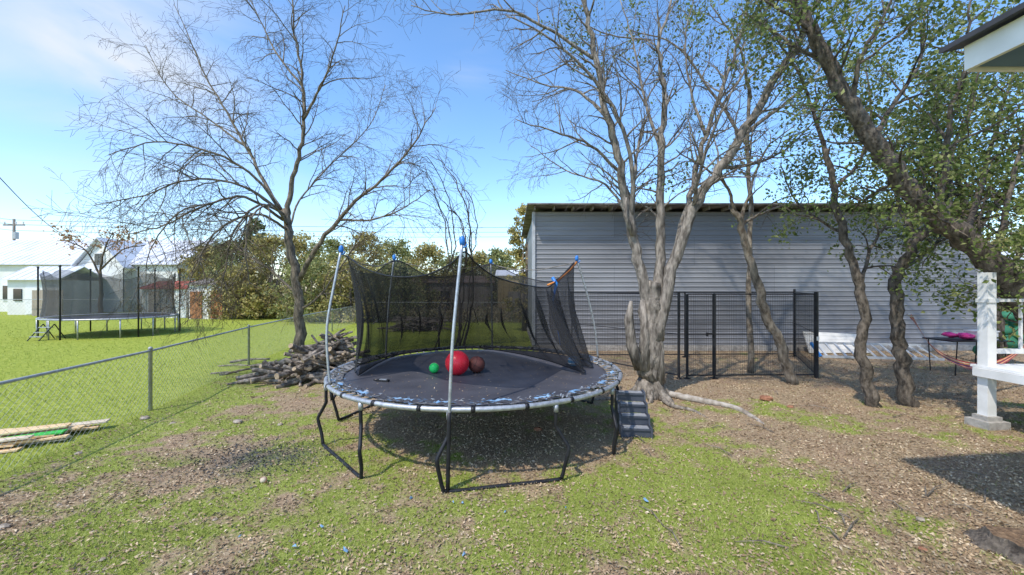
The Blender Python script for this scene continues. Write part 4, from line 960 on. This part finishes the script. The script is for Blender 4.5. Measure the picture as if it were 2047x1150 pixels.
ob=thing('outbuilding','small white outbuilding with shallow metal roof','building',P(40,575,30)); ob.location.z=0
x0=P(15,0,30).x; x1=P(118,0,30).x
mb=MB(); mb.box(((x0+x1)/2,31.5,1.3),(x1-x0,3,2.6)); part(ob,'wall',mb,M['whitewall']); part(ob,'roof',gable_roof(x0,x1,30,33,2.6,3.65),M['metalroof'])
mb=MB(); mb.box((x0+1.9,29.96,1.05),(.95,.06,2.0)); dr=part(ob,'door',mb,M['whitepaint']); mb=MB(); mb.sphere((x0+2.25,29.9,1.0),.05,8,6); part(dr,'handle',mb,M['blacksteel'])
mb=MB(); mb.box((x0+.8,29.96,1.5),(.6,.05,.9)); part(ob,'window',mb,M['glass'])
pf=thing('wooden_fence','weathered wooden picket privacy fence near white outbuilding','fence',P(68,575,29)); pf.location.z=0
mb=MB(); x=P(66,0,28.9).x; xe=P(128,0,28.9).x
while x<xe: mb.box((x,28.9,.93+random.uniform(-.02,.02)),(.145,.02,1.85)); x+=.15
part(pf,'picket',mb,M['fencewood'])
for z in (.4,1.5): mb=MB(); mb.box(((P(66,0,28.9).x+xe)/2,28.95,z),(xe-P(66,0,28.9).x,.05,.09)); part(pf,'rail',mb,M['fencewood'])
def small_shed(name,label,pxa,pxb,d,topy,ridgey,wall,roof,doors=(),depth=3):
    x0=P(pxa,0,d).x; x1=P(pxb,0,d).x; ze=EYE+(575-topy)/F*d; zr=EYE+(575-ridgey)/F*d
    s=thing(name,label,'shed',((x0+x1)/2,d,0)); mb=MB(); mb.box(((x0+x1)/2,d+depth/2,ze/2),(x1-x0,depth,ze)); 
    for xx in(x0,x1): mb.add([(xx,d,ze),(xx,d+depth,ze),(xx,d+depth/2,zr)],[(0,1,2)])
    nb=int((x1-x0)/.3)
    for i in range(1,nb): mb.box((x0+i*(x1-x0)/nb,d-.012,ze/2),(.04,.02,ze-.05))
    part(s,'wall',mb,wall); part(s,'roof',gable_roof(x0,x1,d,d+depth,ze,zr,ov=.15),roof)
    for f,dm in doors:
        xc=x0+(x1-x0)*f; mb=MB(); mb.box((xc,d-.045,.92),(.75,.05,1.75)); dd=part(s,'door',mb,dm); mb=MB(); mb.box((xc+.28,d-.09,.92),(.05,.04,.12)); part(dd,'handle',mb,M['blacksteel'])
small_shed('garden_shed','pale garden shed with faded barn-red roof on lawn',283,372,27,578,563,M['whitewall'],M['redbarn'],((.3,M['fencewood']),))
small_shed('wooden_shed','pale shed with two orange-brown wooden doors',378,446,26,570,558,M['whitewall'],M['oldwood'],((.22,M['orangewood']),(.82,M['orangewood'])))
small_shed('grey_shed','old weathered grey wooden shed beyond back fence',822,985,29,566,552,M['oldwood'],mat('rust_roof',(.25,.2,.17),(.15,.1,.08),scale=2,rough=.8),((.4,M['blackline']),))
small_shed('yellow_shed','small shed with ochre boards and grey roof',995,1050,25,552,540,mat('ochre_boards',(.42,.32,.16),(.3,.22,.11),rough=.8),M['metalroof'],((.6,M['oldwood']),))
small_shed('brick_house','pale brick house seen beyond the metal shed',1985,2200,26,520,495,M['pinkwall'],M['metalroof'],((.4,M['whitepaint']),),depth=6)
t=MB(); c=G(840,660); rng=random.Random(15)
for i in range(160):
    a=rng.uniform(0,3.14); q=c+Vector((rng.gauss(0,.7),rng.gauss(0,.5),rng.uniform(.02,.55))); dv=Vector((math.cos(a),math.sin(a),rng.uniform(-.15,.3)))*rng.uniform(.3,.7)
    z0=max(.03,(q-dv).z); t.tube([Vector(((q-dv).x,(q-dv).y,z0)),q,q+dv],[.03,.025,.012],5)
solo('brush_pile','low pile of cut branches on back lawn','brush pile',t,M['logbark'],c)

# ---------------------------------------------------------------- utility pole and wires
up_=P(28,575,60); up_.z=0; ut=thing('utility_pole','wooden utility pole with crossarm behind white house','utility pole',up_)
ph=EYE+(575-438)/F*60; mb=MB(); mb.tube([up_,up_+Vector((0,0,ph))],[.22,.15],8); part(ut,'pole',mb,M['oldwood'],True)
mb=MB(); mb.box(up_+Vector((0,0,ph-.9)),(3.2,.15,.2)); part(ut,'crossarm',mb,M['oldwood'])
for sx in(-1.4,0.3,1.4): mb=MB(); mb.tube([up_+Vector((sx,0,ph-.8)),up_+Vector((sx,0,ph-.4))],[.07,.1],6); part(ut,'insulator',mb,M['whitepaint'])
mb=MB(); mb.tube([up_+Vector((.45,-.1,ph-3)),up_+Vector((.45,-.1,ph-2))],.28,10); part(ut,'transformer',mb,M['steel'])
for k,(y0,y1) in enumerate([(440,452),(449,462),(461,470)]):
    a=P(28,y0,60); b=P(1500,y1-3,62); pts=[]
    for i in range(25):
        t=i/24; q=a.lerp(b,t); q.z-=2.2*math.sin(math.pi*t)*.35; pts.append(q)
    pts=[P(-500,y0-60,50).lerp(a,i/8) for i in range(8)]+pts
    mb=MB(); mb.tube(pts,.026,4); solo('power_line','dark overhead power cable strung across the sky','power line',mb,M['wire'],pts[0],group='overhead power cables')
mb=MB(); a=P(-60,290,14); b=P(150,482,32); pts=[a.lerp(b,i/12)-Vector((0,0,.5*math.sin(math.pi*i/12))) for i in range(13)]; mb.tube(pts,.018,5)
solo('service_cable','dark service cable sloping down to white house','power line',mb,M['wire'],a)

# ---------------------------------------------------------------- ground debris
rng=random.Random(21)
lp=G(50,888)
for i in range(20):
    an=math.radians(rng.uniform(16,34)); ln=rng.uniform(.8,1.25); c=Vector((lp.x-.15+rng.uniform(-.2,.2),lp.y+rng.uniform(-.44,.36),.02+.022*(i//3)))
    mb=MB(); Rm=Matrix.Rotation(an,3,'Z')@Matrix.Rotation(rng.uniform(-.05,.05),3,'Y'); mb.box(c,(ln,rng.uniform(.08,.15),.02),Rm)
    g=i==13; solo('wood_board','scrap board with bright green painted face in lumber pile' if g else 'pale scrap lumber board lying on the grass','board',mb,mat('green_paint',(.05,.5,.08),rough=.6) if g else (M['lumber'] if rng.random()<.75 else M['lumberold']),c,group='scrap lumber boards on the grass')
def rock(px,py,r,mt,label,cat='rock',name='rock',sq=(1.2,1,.55)):
    q=G(px,py); q.z=r*sq[2]*.5; mb=MB(); mb.sphere(q,r,9,6,noise=.16,sq=sq); solo(name,label,cat,mb,mt,q)
for px,py,r in [(290,838,.06),(475,845,.06),(345,848,.04),(157,908,.035),(8,1056,.04),(1840,1040,.03),(160,980,.02),(980,945,.03),(700,975,.025),(120,1010,.02),(560,850,.035),(770,1010,.018),(430,1040,.02),(205,1120,.02)]:
    rock(px,py,r,M['stone'],'pale limestone rock lying in thin grass')
for px,py,r in [(1532,800,.10),(1845,1100,.025),(1075,860,.05),(1580,815,.045),(985,975,.025)]: rock(px,py,r,M['redstone'],'reddish brown rock lying in fallen leaves')
q=G(527,966); q.z=.034; mb=MB(); mb.sphere(q,.034,20,12); mb.tube([q+Vector((math.cos(a)*.0345,.012*math.sin(2*a)-.01,math.sin(a)*.0345)) for a in np.linspace(0,6.283,24)],.0012,4,mi=1)
solo('baseball','dirty white baseball lying in the grass','ball',mb,[M['ball_white'],M['cloth_red']],q,True)
for i,(px,py) in enumerate([(928,1115),(925,1010),(590,1098),(690,1105),(1130,1020),(905,1010),(1290,1005),(640,1060),(480,1080),(820,1000),(1010,1030)]):
    q=G(px,py); mb=MB(); s=rng.uniform(.012,.03); vs=[q+Vector((rng.uniform(-s,s),rng.uniform(-s,s)*1.4,.02+rng.uniform(0,.02))) for _ in range(5)]; c=sum(vs,Vector())/5; vs.sort(key=lambda v:math.atan2(v.y-c.y,v.x-c.x)); mb.add(vs+[c+Vector((0,0,.012))],[(k,(k+1)%5,5) for k in range(5)])
    solo('vinyl_scrap','torn scrap of blue vinyl lying in grass','scrap',mb,M['padblue'],q,group='torn blue vinyl scraps')
rs=np.random.RandomState(4); n=2000; c=G(520,915); x=c.x+rs.normal(size=n)*.5; y=c.y+rs.normal(size=n)*.32; s=rs.uniform(.005,.016,n)
U=rs.normal(size=(n,3))*np.array([1,1,.4]); U/=np.linalg.norm(U,axis=1)[:,None]; V=np.cross(U,rs.normal(size=(n,3))); V/=np.linalg.norm(V,axis=1)[:,None]
o=bpy.data.objects.new('charcoal_debris',quads_obj('charcoal_debris',np.stack([x,y,height(x,y)+.01],1),U*s[:,None],V*(s*.7)[:,None],M['charcoal'])); COL.objects.link(o); tag(o,'burnt charcoal fragments of an old campfire spot','charcoal',kind='stuff')
q=G(2045,1100); mb=MB(); vs=[]; seg=30; prof=[(.27,-.01),(.21,.03),(.175,.06),(.165,.095),(.10,.10),(.02,.092)]
for r,z in prof:
    for k in range(seg):
        a=2*math.pi*k/seg; rr=r*(1+.12*math.sin(3*a+1)+.07*math.sin(7*a)+random.uniform(-.04,.04)); vs.append(q+Vector((rr*math.cos(a)*1.1,rr*math.sin(a),z+random.uniform(-.008,.008))))
mb.v=[tuple(v) for v in vs]
for i in range(len(prof)-1):
    for k in range(seg): mb.f.append((i*seg+k,i*seg+(k+1)%seg,(i+1)*seg+(k+1)%seg,(i+1)*seg+k)); mb.m.append(0 if i<3 else 1)
mb.f.append(tuple((len(prof)-1)*seg+k for k in range(seg))); mb.m.append(1)
solo('tree_stump','low weathered tree stump in leaf litter','stump',mb,[M['bark_oak'],mat('rotted_wood',(.26,.17,.10),(.12,.075,.045),scale=30,rough=.95,bump=.8)],q,False)
for i in range(26):
    px,py=rng.uniform(1280,2040),rng.uniform(760,1120); q=G(px,py); a=rng.uniform(0,3.14); l=rng.uniform(.15,.45); mb=MB(); dv=Vector((math.cos(a),math.sin(a),0))*l
    mb.tube([q+Vector((0,0,.015)),q+dv*.5+Vector((.02,.02,.035)),q+dv+Vector((0,0,.015))],[.007,.006,.003],5); solo('fallen_stick','thin dry fallen stick lying in leaf litter','stick',mb,M['bark_oak_light'],q,group='fallen sticks in the litter')
print('done')
